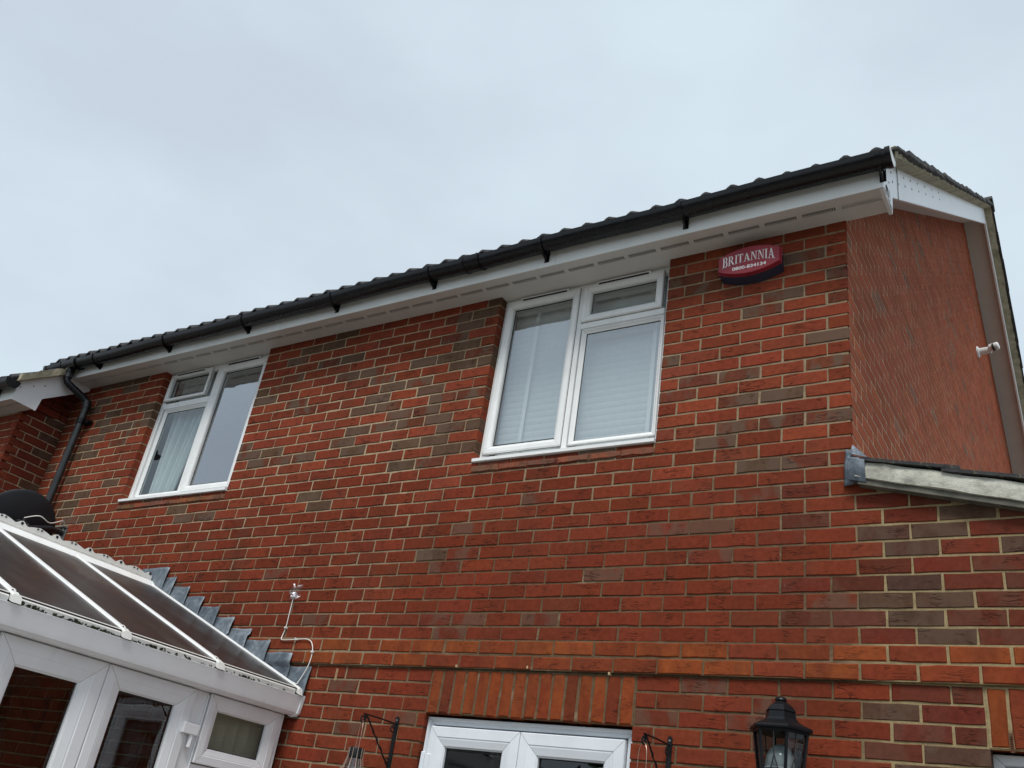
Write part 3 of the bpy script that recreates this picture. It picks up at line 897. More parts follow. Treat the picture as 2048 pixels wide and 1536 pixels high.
# --- upstairs windows
def frameprof(y0, w, front=0.0, step=.012):
    return [(0, y0 + .05), (0, y0 + front), (w * .55, y0 + front), (w * .62, y0 + front + .004), (w * .92, y0 + front + .010), (w, y0 + front + .020), (w, y0 + .05)]
def sash(mb, mapf, rect, pane, y, s=1):
    """sash profile between the outer rectangle and the pane"""
    w = min(pane[0] - rect[0], rect[1] - pane[1])
    ring(mb, mapf, rect[0], rect[1], rect[2], rect[3],
         [(0, y + s * .03), (0, y + s * .004), (.004, y), (w * .50, y), (w * .54, y + s * .003), (w * .60, y + s * .003), (w * .92, y + s * .011), (w * .97, y + s * .018), (w, y + s * .019), (w, y + s * .034)])
def window(root, ox0, ox1, z0, z1, members, sashes, fixed, vents, glassm, yF=.062, mat=UPVC, sill=True, fixedm=None):
    mb = MB()
    ring(mb, FRONT, ox0, ox1, z0 + .028, z1, [(0, yF + .06), (0, yF), (.030, yF), (.036, yF + .006), (.042, yF + .03)])
    for (a, b, c, d) in members: mb.rbox(a, b, yF - .001, yF + .045, c, d, .004)
    win = mb.build('window', mat, root)
    for rect, pane in sashes:
        s = MB(); sash(s, FRONT, rect, pane, yF - .018)
        so = s.build('sash', mat, win)
        gk = MB(); ring(gk, FRONT, rect[0] - .003, rect[1] + .003, rect[2] - .003, rect[3] + .003, [(0, yF - .0008), (.006, yF - .0008)], 0)
        gk.build('gasket', GASKET, win)
        g2 = MB(); ring(g2, FRONT, pane[0] - .002, pane[1] + .002, pane[2] - .002, pane[3] + .002, [(0, yF + .0155), (.006, yF + .0165)], 0)
        g2.build('gasket', GASKET, win)
        rectplane(FRONT, pane[0] - .004, pane[1] + .004, pane[2] - .004, pane[3] + .004, yF + .018).build('pane', glassm, win)
    for pane in fixed:
        s = MB(); r = (pane[0] - .026, pane[1] + .026, pane[2] - .026, pane[3] + .026)
        ring(s, FRONT, *r, [(0, yF + .02), (0, yF - .003), (.006, yF - .004), (.020, yF + .008), (.026, yF + .010), (.026, yF + .03)])
        s.build('bead', mat, win)
        g2 = MB(); ring(g2, FRONT, pane[0] - .002, pane[1] + .002, pane[2] - .002, pane[3] + .002, [(0, yF + .0155), (.006, yF + .0165)], 0)
        g2.build('gasket', GASKET, win)
        rectplane(FRONT, pane[0] - .004, pane[1] + .004, pane[2] - .004, pane[3] + .004, yF + .018).build('pane', fixedm or glassm, win)
    for (a, b) in vents:
        v = MB(); v.rbox(a, b, yF - .022, yF, z1 - .030, z1 - .010, .003)
        vo = v.build('trickle_vent', mat, win)
        MB().box(a + .012, b - .012, yF - .0225, yF - .010, z1 - .0315, z1 - .0225).build('vent_slot', DARK, win)
    if sill:
        MB().prism([(-.016, z0 + .001), (-.016, z0 + .020), (yF + .004, z0 + .030), (yF + .03, z0 + .030), (yF + .03, z0 - .002), (-.008, z0 - .002)], lambda u, v, d: (d, u, v), ox0 + .004, ox1 - .003).build('sill', mat, win)
    return win
window(house, W1[0], W1[1], W1[2], SOF - .002,
       [(-4.985, -4.945, 3.73, 4.86), (-5.545, -4.985, 4.545, 4.60)],
       [((-5.56, -5.045, 4.617, 4.868), (-5.525, -5.077, 4.662, 4.823)), ((-4.935, -4.385, 3.755, 4.852), (-4.882, -4.437, 3.815, 4.797))],
       [(-5.48, -5.005, 3.782, 4.512)], [(-5.49, -5.12), (-4.86, -4.48)], GLASSW1, fixedm=GLASSF)
window(house, W2[0], W2[1], W2[2], SOF - .002,
       [(-1.622, -1.588, 3.73, 4.86), (-1.588, -1.04, 4.555, 4.60)],
       [((-2.158, -1.622, 3.775, 4.86), (-2.108, -1.672, 3.838, 4.806)), ((-1.586, -1.055, 4.60, 4.86), (-1.536, -1.105, 4.651, 4.808))],
       [(-1.548, -1.064, 3.803, 4.522)], [(-2.05, -1.70), (-1.50, -1.14)], GLASS)
# splayed brick sills under the two windows
for (a, b) in ((W1[0], W1[1]), (W2[0], W2[1])):
    n = 6; w = (b - a) / n; mb = MB(); r = random.Random(int(-a * 10))
    for i in range(n):
        brick(mb, FRONT, a + i * w + .003, a + (i + 1) * w - .003, 3.638, 3.672, -.006, .09, (*[q * r.uniform(.75, 1.1) for q in (.24, .085, .05)], .5), r, jit=.003)
    mb.build('tile_sill', BRICK, house)

# rooms behind the glass
def room(x0, x1, y0, y1, z0, z1, mat=ROOMDK):
    m = MB()
    m.add([(x0, y0, z0), (x1, y0, z0), (x1, y1, z0), (x0, y1, z0), (x0, y0, z1), (x1, y0, z1), (x1, y1, z1), (x0, y1, z1)],
          [(0, 1, 2, 3), (4, 5, 6, 7), (3, 2, 6, 7), (0, 3, 7, 4), (1, 2, 6, 5)])
    return m.build('inner_room', mat, house)
room(-6.6, -3.3, .125, 3.4, 2.75, 5.0, WALLIN)
room(-3.0, -.3, .125, 3.4, 2.75, 5.0, WALLIN)
room(-3.0, 2.4, .125, 3.6, .1, 2.6)
# inner leaf of the wall round the openings keeps the rooms dark
il = MB()
for a, b, c, d in ((-6.8, W1[0], 2.7, 5.0), (W1[1], W2[0], 2.7, 5.0), (W2[1], -.1, 2.7, 5.0), (W1[0], W1[1], 2.7, 3.70), (W2[0], W2[1], 2.7, 3.70),
                   (-6.8, DOOR[0], 0, 2.69), (DOOR[1], RW[0], 0, 2.69), (DOOR[0], DOOR[1], 2.27, 2.69), (RW[0], RW[1], 2.27, 2.69), (RW[0], RW[1], 0, RW[3]), (RW[1], 2.8, 0, 2.69)):
    il.add([(a, .122, c), (b, .122, c), (b, .122, d), (a, .122, d)], [(0, 1, 2, 3)])
il.build('inner_leaf', WALLIN, house)

# --- french doors under the soldier course
dm = MB(); yD = .045
ring(dm, FRONT, DOOR[0] + .004, DOOR[1] - .002, .06, DOOR[2] - .012, [(0, yD + .06), (0, yD - .014), (.012, yD - .014), (.016, yD), (.034, yD), (.040, yD + .03)])
door = dm.build('door', UPVC_CLEAN, house)
for a, b, ga, gb_ in ((-2.157, -1.6115, -2.058, -1.712), (-1.6085, -1.043, -1.502, -1.158)):
    lf = MB(); sash(lf, FRONT, (a, b, .09, 2.214), (ga, gb_, .25, 2.108), yD - .02)
    leaf = lf.build('leaf', UPVC_CLEAN, door)
    g2 = MB(); ring(g2, FRONT, ga - .002, gb_ + .002, .248, 2.110, [(0, yD + .0135), (.007, yD + .0145)], 0); g2.build('gasket', GASKET, door)
    rectplane(FRONT, ga - .004, gb_ + .004, .24, 2.112, yD + .017).build('pane', GLASSD, door)
MB().box(-1.6125, -1.6075, yD - .012, yD, .09, 2.21).build('meeting_gap', GASKET, door)
for zc in (2.035, 1.1, .3):
    MB().rbox(-2.182, -2.160, yD - .034, yD - .012, zc - .05, zc + .05, .003).rbox(-2.160, -2.128, yD - .028, yD - .018, zc - .042, zc + .042, .003).build('hinge', UPVC_CLEAN, door)
MB().rbox(DOOR[0], DOOR[1], -.02, .10, .0, .058, .004).build('threshold', GALV, door)
# ground-floor window of the extension
wm = window(house, RW[0], RW[1], RW[3], RW[2] - .008, [(1.04, 1.08, RW[3] + .04, RW[2] - .03)], [], [(.545, 1.005, RW[3] + .11, RW[2] - .085), (1.115, 1.58, RW[3] + .11, RW[2] - .085)], [], GLASSD, mat=UPVC_CLEAN)

# --- weep vents left in the joints
for x, z, mt in ((-2.03, 2.506, STRAW), (-1.592, 2.510, STRAW), (-1.135, 2.492, STRAW)):
    MB().rbox(x - .004, x + .004, -.0205, .01, z - .002, z + .012, .001).build('weep_vent', mt, house)
def ladder(x, z0, z1, mt, y=-.001):
    m = MB()
    m.box(x - .006, x - .0045, y - .003, y + .006, z0, z1); m.box(x + .0045, x + .006, y - .003, y + .006, z0, z1)
    n = int((z1 - z0) / .008)
    for i in range(n): m.box(x - .0045, x + .0045, y - .002, y + .004, z0 + i * .008, z0 + i * .008 + .0035)
    return m.build('weep_strip', mt, house)
ladder(-2.873, 2.415, 2.482, STRAW); ladder(.537, 2.262, 2.34, RUST, -.006)

# --- lean-to roof of the extension: verge with bedding mortar, stepped tiles, lead at the corner
def vz(x, off=0): return 3.447 - .252 * (x - .078) + off
m = MB(); r = random.Random(21); n = 44; vs = []
for i in range(n + 1):
    x = .02 + i * (XR - .02) / n
    vs += [(x, -.030, vz(x, -.078)), (x, -.056 + r.uniform(-.003, .003), vz(x, -.074 + r.uniform(-.003, .003))), (x, -.060 + r.uniform(-.004, .003), vz(x, -.03)),
           (x, -.056 + r.uniform(-.004, .004), vz(x, .004 + r.uniform(-.004, .004))), (x, -.02, vz(x, .006))]
m.add(vs, [(i * 5 + q, i * 5 + q + 1, i * 5 + q + 6, i * 5 + q + 5) for i in range(n) for q in range(4)])
m.add(vs[:5], [(0, 1, 2, 3, 4)])
verge = m.build('extension_verge', VMORT, house, smooth=True, angle=60)
E = lambda u, v, d: (u, d, v)
MB().prism([(.03, vz(.03, -.103)), (XR, vz(XR, -.103)), (XR, vz(XR, -.079)), (.03, vz(.03, -.079))], E, -.046, .05).build('undercloak', UNDERCL, verge)
MB().prism([(-.0, vz(0, -.03)), (XR, vz(XR, -.03)), (XR, vz(XR, .0)), (-.0, vz(0, .0))], E, -.01, 5.0).build('roof_deck', DARK, verge)
tl = [.078 + .372, .078 + .372 + .33, .078 + .372 + .66, .078 + .372 + .99, 2.10, 2.43, 2.76]
prev = .02
for i, xe in enumerate(tl):
    x0 = xe - .40 if i else .045
    a, b = vz(x0, .004), vz(xe, .024)
    t = MB().prism([(x0, a), (xe, b), (xe + .001, b + .015), (x0, a + .016)], E, -.072 + rng.uniform(-.003, .003), .30)
    t.build('extension_tile', TILE, verge)
    MB().prism([(xe - .075, vz(xe - .075, .002)), (xe - .004, vz(xe, .002)), (xe - .004, vz(xe, .023)), (xe - .075, vz(xe - .075, .020))], E, -.050, -.02).build('mortar_pad', VMORT, verge)
    field2 = MB().prism([(x0, a), (xe, b), (xe + .001, b + .015), (x0, a + .016)], E, .303, 5.0).build('extension_tiles', TILE, verge)
# lead saddle dressed round the corner
ld = MB(); r = random.Random(4)
def leadsheet(pts, nm='lead_saddle', par=None, th=.0025):
    m = MB(); m.add(pts, [tuple(range(len(pts)))]); o = m.build(nm, LEAD, par or house, solid=th); return o
lm = MB()
lm.grid(lambda a, b: (-.040 + .045 * a + .010 * b * (1 - a), -.010 - .010 * a + .006 * math.sin(9 * b) * (1 - a) - .016 * a * (1 - abs(2 * b - 1)), 3.365 + .185 * b - .02 * a * (b > .8)), 5, 9)
lm.grid(lambda a, b: (.004 + .085 * a, -.020 - .055 * (1 - b) * (1 - .2 * a), vz(.0 + .09 * a, .026 + .07 * b * (1 - a))), 5, 4)
lm.build('lead_saddle', LEAD, verge, smooth=True, solid=.0025)
MB().hull([(a, b, vz(a, c)) for a in (-.006, .066) for b, c in ((-.072, -.03), (-.072, .008), (-.062, .024), (-.0, .026), (-.05, -.09), (.0, -.09))]).build('lead_cap', LEAD, verge, smooth=True, angle=30)

adopt(house)

# ================================================================== NEIGHBOUR'S HOUSE
nb = thing('neighbour_house', 'adjoining brick house with white barge board at the far left', 'house', (-8.5, 0, 0))
NX, NY, NZ = -6.85, -.40, -.40
nwall = MB()
nwall.add([(NX - .006, NY + .05, 0), (NX - .006, 6, 0), (NX - .006, 6, 6.2), (NX - .006, NY + .05, SOF + NZ)], [(0, 1, 2, 3)])
nwall.add([(NX - 3.5, NY + .006, 0), (NX - .004, NY + .006, 0), (NX - .004, NY + .006, SOF + NZ + .02), (NX - 3.5, NY + .006, SOF + NZ + .02)], [(0, 1, 2, 3)])
nw = nwall.build('wall', MORTAR, nb)
NG = lambda u, v, d: (NX - d, u, v)
nrest = MB(); rn = random.Random(31); cnt = 0
for k in range(-8, 62):
    zt, zb = 4.70 - .075 * k - .005, 4.70 - .075 * (k + 1) + .005
    if zb < 0: break
    even = k % 2 == 0
    # side facing our garden, up to the rear wall of the brick house
    y = NY + (.0 if even else -.1125)
    while y < .0:
        a, b = max(NY, y), min(y + .215, .02)
        if b - a > .03 and zt < zroof((a + b) / 2 - NY) + NZ - .12:
            q = px((NX, (a + b) / 2, (zt + zb) / 2))
            mb = MB() if (-30 < q[0] < 200 and 700 < q[1] < 1060) else nrest
            brick(mb, NG, a, b, zb, zt, 0., .05, tint_of(rn, 'neighbour'), rn)
            if mb is not nrest: mb.build('brick', BRICK, nw); cnt += 1
        y += .225
    x = NX - (.1075 if even else .22)
    edges = [NX + .0] + [x - .225 * i for i in range(15)]
    for i in range(len(edges) - 1):
        a, b = edges[i + 1] + .005, edges[i] - (.005 if i else 0.001)
        if zt < SOF + NZ + .05:
            q = px(((a + b) / 2, NY, (zt + zb) / 2))
            mb = MB() if (-30 < q[0] < 200 and 700 < q[1] < 1060) else nrest
            brick(mb, FRONT, a, b, zb, zt, NY, .04 if i else .1, tint_of(rn, 'upper'), rn)
            if mb is not nrest: mb.build('brick', BRICK, nw)
nrest.build('bricks', BRICK, nw, kind='stuff')
eaves(nb, NX - 3.4, -6.685, NY, NZ, [-6.9, -7.8, -8.7], rstop=True, lstop=False, white_end=False)
barge(nb, -6.665, NX, NY, NZ, 3.2)
rp = MB()
def ZN(y): return zroof(y) + NZ
rp.add([(NX - 3.4, -.3 + NY, ZN(-.3) - .0), (-6.66, -.3 + NY, ZN(-.3)), (-6.66, 3.2 + NY, ZN(3.2)), (NX - 3.4, 3.2 + NY, ZN(3.2))], [(0, 1, 2, 3)])
nr = rp.build('roof', TILE, nb, solid=.02)
for j in range(10):
    y0 = -.292 + j * .285
    t = make_tile(-6.93, -6.63 + rng.uniform(-.006, .004), y0, .34, .014, seed=300 + j)
    t.v = [(x, y + NY, z + NZ) for x, y, z in t.v]
    t.build('verge_tile', TILE, nr, smooth=True, angle=50)
xx = -6.93
for j in range(9):
    t = make_tile(xx - .3 + .002, xx - .002, -.292, .40, .012, seed=330 + j); t.v = [(x, y + NY, z + NZ) for x, y, z in t.v]
    t.build('tile', TILE, nr, smooth=True, angle=50); xx -= .3
nn = MB()
for y, z in ((-.16, 5.0), (-.06, 5.06), (.03, 5.11)):
    nn.lathe([(.007, 0), (.006, .003), (.0, .004)], 8, (-6.6645, y + NY - .02, z + NZ), (1, 0, 0), cap=False)
nn.build('nail', GALV, nb)
adopt(nb)

# ================================================================== CONSERVATORY
cons = thing('conservatory', 'white framed conservatory with brown polycarbonate roof panels, stepped lead against the wall', 'conservatory', (-4.85, -1.4, 0))
EX, EZ, RXc, RZc = -3.125, 2.338, -4.82, 2.998
CY1 = -2.75
bars_y = [-.045, -.655, -1.255, -1.840, -2.43]
def cz(x): return EZ + (RZc - EZ) * (EX - x) / (EX - RXc) if x > RXc else EZ + (RZc - EZ) * (x - (2 * RXc - EX)) / (EX - RXc)
def slopeprism(poly, y_lo, y_hi):
    pass
def onslope(x, off): 
    return (x, cz(x) + off)
# roof panels, one per bay on each side
ys = [-.012] + bars_y[1:] + [CY1]
for sside in (0, 1):
    for i in range(len(ys) - 1):
        a, b = ys[i] - .012, ys[i + 1] + .012
        xa, xb = (EX + .03, RXc + .03) if sside == 0 else (2 * RXc - EX - .03, RXc - .03)
        MB().prism([(xa, cz(EX) - .012 if sside == 0 else cz(EX) - .012), (xb, RZc - .012), (xb, RZc + .013), (xa, cz(EX) + .013)], lambda u, v, d: (u, d, v), a, b).build('roof_panel', POLY, cons)
# glazing bars with rounded caps and end caps
for y in bars_y:
    for sside in (0, 1):
        sgn = 1 if sside == 0 else -1
        p0 = Vector((RXc + sgn * (EX + .035 - RXc), y, EZ - .004)); p1 = Vector((RXc + sgn * .05, y, RZc - .010))
        d = (p1 - p0).normalized(); nrm = Vector((sgn * -d.z * sgn, 0, abs(d.x))).normalized()
        w = .0185 if y < -.1 else .011
        n = 6; prof = [(-w, .014), (-w, .022), (-w * .75, .032), (w * .75, .032), (w, .022), (w, .014)]
        mb = MB(); n = len(prof)
        vs = [p0 + Vector((0, a, 0)) + nrm * b for a, b in prof] + [p1 + Vector((0, a, 0)) + nrm * b for a, b in prof]
        mb.add(vs, [(i, (i + 1) % n, n + (i + 1) % n, n + i) for i in range(n)] + [tuple(range(n)), tuple(range(n, 2 * n))])
        bar = mb.build('glazing_bar', UPVC, cons)
        mb = MB(); prof2 = [(-w - .006, .012), (-w - .006, .0165), (w + .006, .0165), (w + .006, .012)]
        vs = [p0 + Vector((0, a, 0)) + nrm * b for a, b in prof2] + [p1 + Vector((0, a, 0)) + nrm * b for a, b in prof2]
        mb.add(vs, [(i, (i + 1) % 4, 4 + (i + 1) % 4, 4 + i) for i in range(4)]); mb.build('gasket', GASKET, bar)
        mb = MB(); q0 = p0 - d * .022; q1 = p0 + d * .050
        prof = [(-w - .005, -.012), (-w - .005, .026), (-w * .8, .037), (w * .8, .037), (w + .005, .026), (w + .005, -.012)]
        vs = [q0 + Vector((0, a, 0)) + nrm * (b if b < 0 else b * .75) for a, b in prof] + [q1 + Vector((0, a, 0)) + nrm * b for a, b in prof]
        mb.add(vs, [(i, (i + 1) % n, n + (i + 1) % n, n + i) for i in range(n)] + [tuple(range(n)), tuple(range(n, 2 * n))])
        mb.build('end_cap', UPVC_DIRTY, bar)
        sc_ = MB()
        for a in (-w * .55, w * .55):
            c = q0 + d * .035 + Vector((0, a, 0)) + nrm * .034
            sc_.lathe([(.0045, 0), (.0035, .003)], 8, c, nrm)
        sc_.build('screw', GASKET, bar)
# eaves: closure trim, back upstand and ogee gutter
trim = MB()
for i in range(len(bars_y)):
    a = bars_y[i] - .028; b = (bars_y[i + 1] + .028) if i + 1 < len(bars_y) else CY1
    trim.prism([(EX + .008, EZ - .028), (EX + .034, EZ - .030), (EX + .036, EZ + .000), (EX + .018, EZ + .020), (EX - .01, EZ + .026), (EX - .012, EZ + .016)], lambda u, v, d: (u, d, v), a, b)
trim.build('eaves_trim', UPVC_DIRTY, cons)
gsec = [(-3.150, 2.314), (-3.150, 2.212), (-3.135, 2.205), (-3.105, 2.208), (-3.088, 2.222), (-3.083, 2.245), (-3.078, 2.298), (-3.074, 2.312), (-3.080, 2.314), (-3.084, 2.300), (-3.090, 2.246), (-3.100, 2.226), (-3.140, 2.222), (-3.142, 2.314)]
cg = MB().prism(gsec, lambda u, v, d: (u, d, v), CY1, -.022).build('gutter', UPVC_GREY, cons, smooth=True, angle=25)
MB().prism([(-3.152, 2.316), (-3.152, 2.202), (-3.135, 2.199), (-3.103, 2.202), (-3.083, 2.218), (-3.077, 2.245), (-3.071, 2.298), (-3.069, 2.318), (-3.08, 2.320)], lambda u, v, d: (u, d, v), -.024, -.004).build('stop_end', UPVC_GREY, cg)
MB().box(-3.12, -3.082, -.010, -.006, 2.312, 2.322).build('stop_lip', UPVC_DIRTY, cg)
# moss along the back of the gutter
ms = MB(); r = random.Random(12)
for i in range(430):
    y = r.uniform(-1.83, -.10)
    dens = (.95 if -1.78 < y < -1.29 else .42 if y < -.9 else .38 if -.62 < y < -.42 else .16)
    if abs(y + 1.255) < .035 or abs(y + .655) < .035: dens = .1
    if r.random() > dens: continue
    s = r.uniform(.004, .011)
    c = Vector((EX + .036 + r.uniform(-.002, .004), y, EZ - .024 + r.uniform(-.007, .012)))
    pts = [c + Vector((r.uniform(-s, s) * .6, r.uniform(-s, s) * 1.5, r.uniform(-s, s))) for _ in range(7)]
    try: ms.hull(pts)
    except Exception: pass
ms.build('moss', MOSS, cons, kind='stuff')
# ridge and cresting
rc = MB().prism([(RXc - .085, RZc - .03), (RXc - .08, RZc - .008), (RXc - .03, RZc + .035), (RXc - .012, RZc + .040), (RXc + .012, RZc + .040), (RXc + .03, RZc + .035), (RXc + .095, RZc - .010), (RXc + .112, RZc - .040), (RXc + .09, RZc - .030), (RXc - .07, RZc - .022)], lambda u, v, d: (u, d, v), CY1 + .2, -.014).build('ridge', UPVC, cons)
def crest(y):
    t = ((-y - .05) % .2515) / .2515
    return .030 + .016 * abs(math.cos(math.pi * (t * 2 - .0)))**.8
cb = MB(); n = 360; vs = []
L0, L1 = -.028, -2.5
def cresttop(y):
    t = ((-y - .048) / .2515) % 1.0
    a = math.exp(-((min(t, 1 - t)) / .10) ** 2) * .024                 # small rounded lobes with a hole
    b = max(0., 1 - abs(t - .5) / .30) ** .7 * .020                    # broad lobes
    return RZc + .076 + max(a, b)
for i in range(n + 1):
    y = L0 + (L1 - L0) * i / n
    zt = cresttop(y) if y < -.06 else RZc + .076
    vs += [(RXc - .005, y, RZc + .03), (RXc + .005, y, RZc + .03), (RXc + .005, y, zt), (RXc - .005, y, zt)]
cb.add(vs, [(i * 4 + q, i * 4 + (q + 1) % 4, i * 4 + 4 + (q + 1) % 4, i * 4 + 4 + q) for i in range(n) for q in range(4)] + [(0, 1, 2, 3)])
for h in (.045, .054):
    cb.box(RXc - .007, RXc + .0075, L1, L0, RZc + h - .002, RZc + h + .001)
cre = cb.build('cresting', UPVC_OLD, cons)
hol = MB()
yy = -.048
while yy > L1:
    hol.lathe([(.0095, 0), (.0095, .0012)], 14, (RXc + .0052, yy, RZc + .084), (1, 0, 0))
    for dy_, s_ in ((-.110, 1), (-.138, 1)):
        c = Vector((RXc + .0052, yy + dy_, RZc + .0845))
        hol.add([c + Vector((0, .009, 0)), c + Vector((0, -.008, .007)), c + Vector((0, -.008, -.007)), c + Vector((.0012, .009, 0)), c + Vector((.0012, -.008, .007)), c + Vector((.0012, -.008, -.007))],
                [(0, 1, 2), (3, 4, 5), (0, 1, 4, 3), (1, 2, 5, 4), (2, 0, 3, 5)])
    yy -= .2515
hol.build('piercings', GASKET, cre)
# side wall of frames, doors and the top-hung window
XF = -3.172
SM = SIDE
beam = MB(); beam.rbox(XF - .075, XF + .006, CY1, -.03, 2.206, 2.262, .004)
beam.build('eaves_beam', UPVC_GREY, cons)
def xs_sash(name, rect, pane, par, mat=UPVC_GREY):
    s = MB(); sash(s, SM, rect, pane, XF + .016, -1)
    o = s.build(name, mat, par)
    g2 = MB(); ring(g2, SM, pane[0] - .002, pane[1] + .002, pane[2] - .002, pane[3] + .002, [(0, XF - .0145), (.007, XF - .0155)], 0); g2.build('gasket', GASKET, o)
    rectplane(SM, pane[0] - .004, pane[1] + .004, pane[2] - .004, pane[3] + .004, XF - .019).build('pane', GLASSD, o)
    return o
post = MB()
for a, b in ((-.690, -.592), (-.066, -.028), (-1.86, -1.800), (CY1, CY1 + .06)): post.rbox(XF - .07, XF, a, b, .0, 2.204, .003)
post.rbox(XF - .07, XF - .002, -.60, -.05, 1.80, 1.858, .003)
post.rbox(XF - .07, XF, CY1, -.03, .0, .10, .003)
post.build('frame_post', UPVC_GREY, cons)
d1 = xs_sash('door_leaf', (-1.797, -1.2375, .10, 2.203), (-1.678, -1.358, .30, 2.100), cons)
d2 = xs_sash('door_leaf', (-1.2335, -.690, .10, 2.203), (-1.111, -.792, .30, 2.096), cons)
MB().box(XF - .02, XF + .004, -1.2385, -1.2325, .10, 2.202).build('meeting_gap', GASKET, cons)
xs_sash('top_light', (-.590, -.068, 1.861, 2.204), (-.508, -.147, 1.940, 2.131), cons)
gk = MB(); ring(gk, SM, -.594, -.064, 1.857, 2.208, [(0, XF - .001), (.006, XF - .001)], 0); gk.build('gasket', GASKET, cons)
xs_sash('side_light', (-.590, -.068, .10, 1.80), (-.508, -.147, .18, 1.72), cons)
xs_sash('side_light', (CY1 + .06, -1.862, .10, 2.203), (CY1 + .16, -1.96, .3, 2.10), cons)
for y, par in ((-.676, d2), (-1.812, d1)):
    for z in (2.01, 1.05):
        MB().rbox(XF + .012, XF + .036, y - .049, y + .049, z - .025, z + .026, .003).lathe([(.012, -.085), (.012, -.024)], 12, (XF + .020, y + .022, z)).build('hinge', UPVC_GREY, par)
MB().tube([(XF + .006, -.603, 2.19), (XF + .006, -.603, .2)], .005, 8).build('frame_joint', UPVC_GREY, cons)
# far side, front and floor of the conservatory
XFar = 2 * RXc - XF
for a, b in ((-2.7, -1.86), (-1.84, -.94), (-.92, -.04)):
    s = MB(); ring(s, SM, a, b, .7, 2.20, [(0, XFar - .03), (0, XFar + .02), (.07, XFar + .02), (.07, XFar - .03)]); s.build('far_frame', UPVC_GREY, cons)
    rectplane(SM, a + .06, b - .06, .76, 2.14, XFar).build('pane', GLASSD, cons)
MB().box(XFar - .05, XFar + .05, CY1, -.03, 0, .7).build('dwarf_wall', BRICK, cons)
MB().box(XFar - .04, XFar + .04, CY1, -.03, 2.2, 2.262).build('far_beam', UPVC_GREY, cons)
fr = MB(); ring(fr, FRONT, XFar, XF, .0, 2.25, [(0, CY1 - .03), (0, CY1 + .03), (.08, CY1 + .03), (.08, CY1 - .03)]); fr.rbox(-5.6, -5.5, CY1 - .02, CY1 + .02, .1, 2.2, .004); fr.rbox(-4.2, -4.1, CY1 - .02, CY1 + .02, .1, 2.2, .004)
fr.build('front_frame', UPVC_GREY, cons)
rectplane(FRONT, XFar + .05, XF - .05, .05, 2.2, CY1).build('pane', GLASSD, cons)
MB().add([(XFar, CY1, 2.262), (XF, CY1, 2.262), (RXc, CY1, RZc - .03)], [(0, 1, 2)]).build('gable_panel', UPVC_GREY, cons)
MB().box(XFar, XF, CY1, .0, -.01, .05).build('floor', WOODIN, cons)
# stepped lead flashing up the wall
leads = [(-4.671, 3.138), (-4.562, 3.064), (-4.385, 2.993), (-4.205, 2.922), (-4.024, 2.851), (-3.852, 2.780), (-3.660, 2.706), (-3.452, 2.631), (-3.238, 2.560), (-3.072, 2.484)]
px_, pz_ = -4.985, 3.14
for i, (lx, lz) in enumerate(leads):
    left = px_ - .05 if i else -4.985
    r = random.Random(i + 50)
    ph = r.uniform(0, 6); bow = r.uniform(.006, .011)
    def fn(a, b, left=left, lx=lx, lz=lz, ph=ph, bow=bow):
        x = left + (lx - left) * a + .012 * (1 - b) * (a - .2)
        zb_ = max(cz(min(x, EX + .02)) + .022 if x < EX + .05 else 2.318, 2.318) - .004
        z = zb_ + (lz - zb_) * b + .0025 * math.sin(ph + 7 * a) * b
        y = -.0045 - .0050 * a - bow * math.sin(math.pi * min(1, b * 1.05)) * a - .022 * (1 - b) ** 2 - .0015 * math.sin(ph * 2 + 11 * a + 5 * b)
        if z < 2.66 and z > 2.49: y -= .016
        return (x, y, z)
    MB().grid(fn, 8, 8).build('lead_step', LEAD, cons, smooth=True, angle=60, solid=.0022)
    px_, pz_ = lx, lz
adopt(cons)

# ================================================================== THINGS INSIDE THE WINDOWS
cu = thing('curtain', 'white sheer curtain gathered behind the left upstairs window', 'curtain', (-5.3, .2, 3.7))
def curt(a, b):
    top = 4.88; z = 3.70 + (top - 3.70) * b
    w = .16 + .30 * b ** .8 + .08 * (1 - b) ** 3
    x = -5.53 + w * a * 1.25
    return (x, .17 + .022 * math.sin(a * 34 + 2 * math.sin(b * 2)) + .01 * math.sin(a * 11 + b * 3), z)
MB().grid(curt, 90, 14).build('cloth', CURT, cu, smooth=True, angle=80)
MB().tube([(-5.62, .17, 4.87), (-4.3, .17, 4.87)], .012, 10).build('rail', WHITEP, cu, smooth=True)
adopt(cu)
vb = thing('venetian_blind', 'white venetian blind closed behind the upstairs window nearer the alarm box', 'blind', (-1.6, .18, 3.75))
zt = 4.83; ns = 25
for i in range(ns):
    z = 4.80 - i * .0435
    mb = MB(); tilt = RAD(82)
    sec = []
    for q in range(7):
        t = (q / 6 - .5) * .05
        bow = .0018 * (1 - (2 * q / 6 - 1) ** 2)
        sec.append((.175 - t * math.cos(tilt) - bow * math.sin(tilt), z + t * math.sin(tilt) - bow * math.cos(tilt)))
    poly = sec + [(a + .0008, b + .0012) for a, b in sec[::-1]]
    dr = rng.uniform(-.0015, .0015)
    mb.prism([(a, b + dr) for a, b in poly], lambda u, v, d: (d, u, v), -2.15, -1.03)
    mb.build('slat', BLINDM, vb)
for x in (-1.965, -1.60, -1.125):
    MB().box(x - .0125, x + .0125, .139, .1405, 3.74, 4.84).build('ladder_tape', TAPEM, vb)
MB().rbox(-2.15, -1.03, .14, .20, 4.825, 4.875, .004).build('head_rail', BLINDM, vb)
adopt(vb)
vv = thing('vertical_blind', 'cream vertical slat blind behind the small conservatory top light', 'blind', (-3.4, -.3, 1.0))
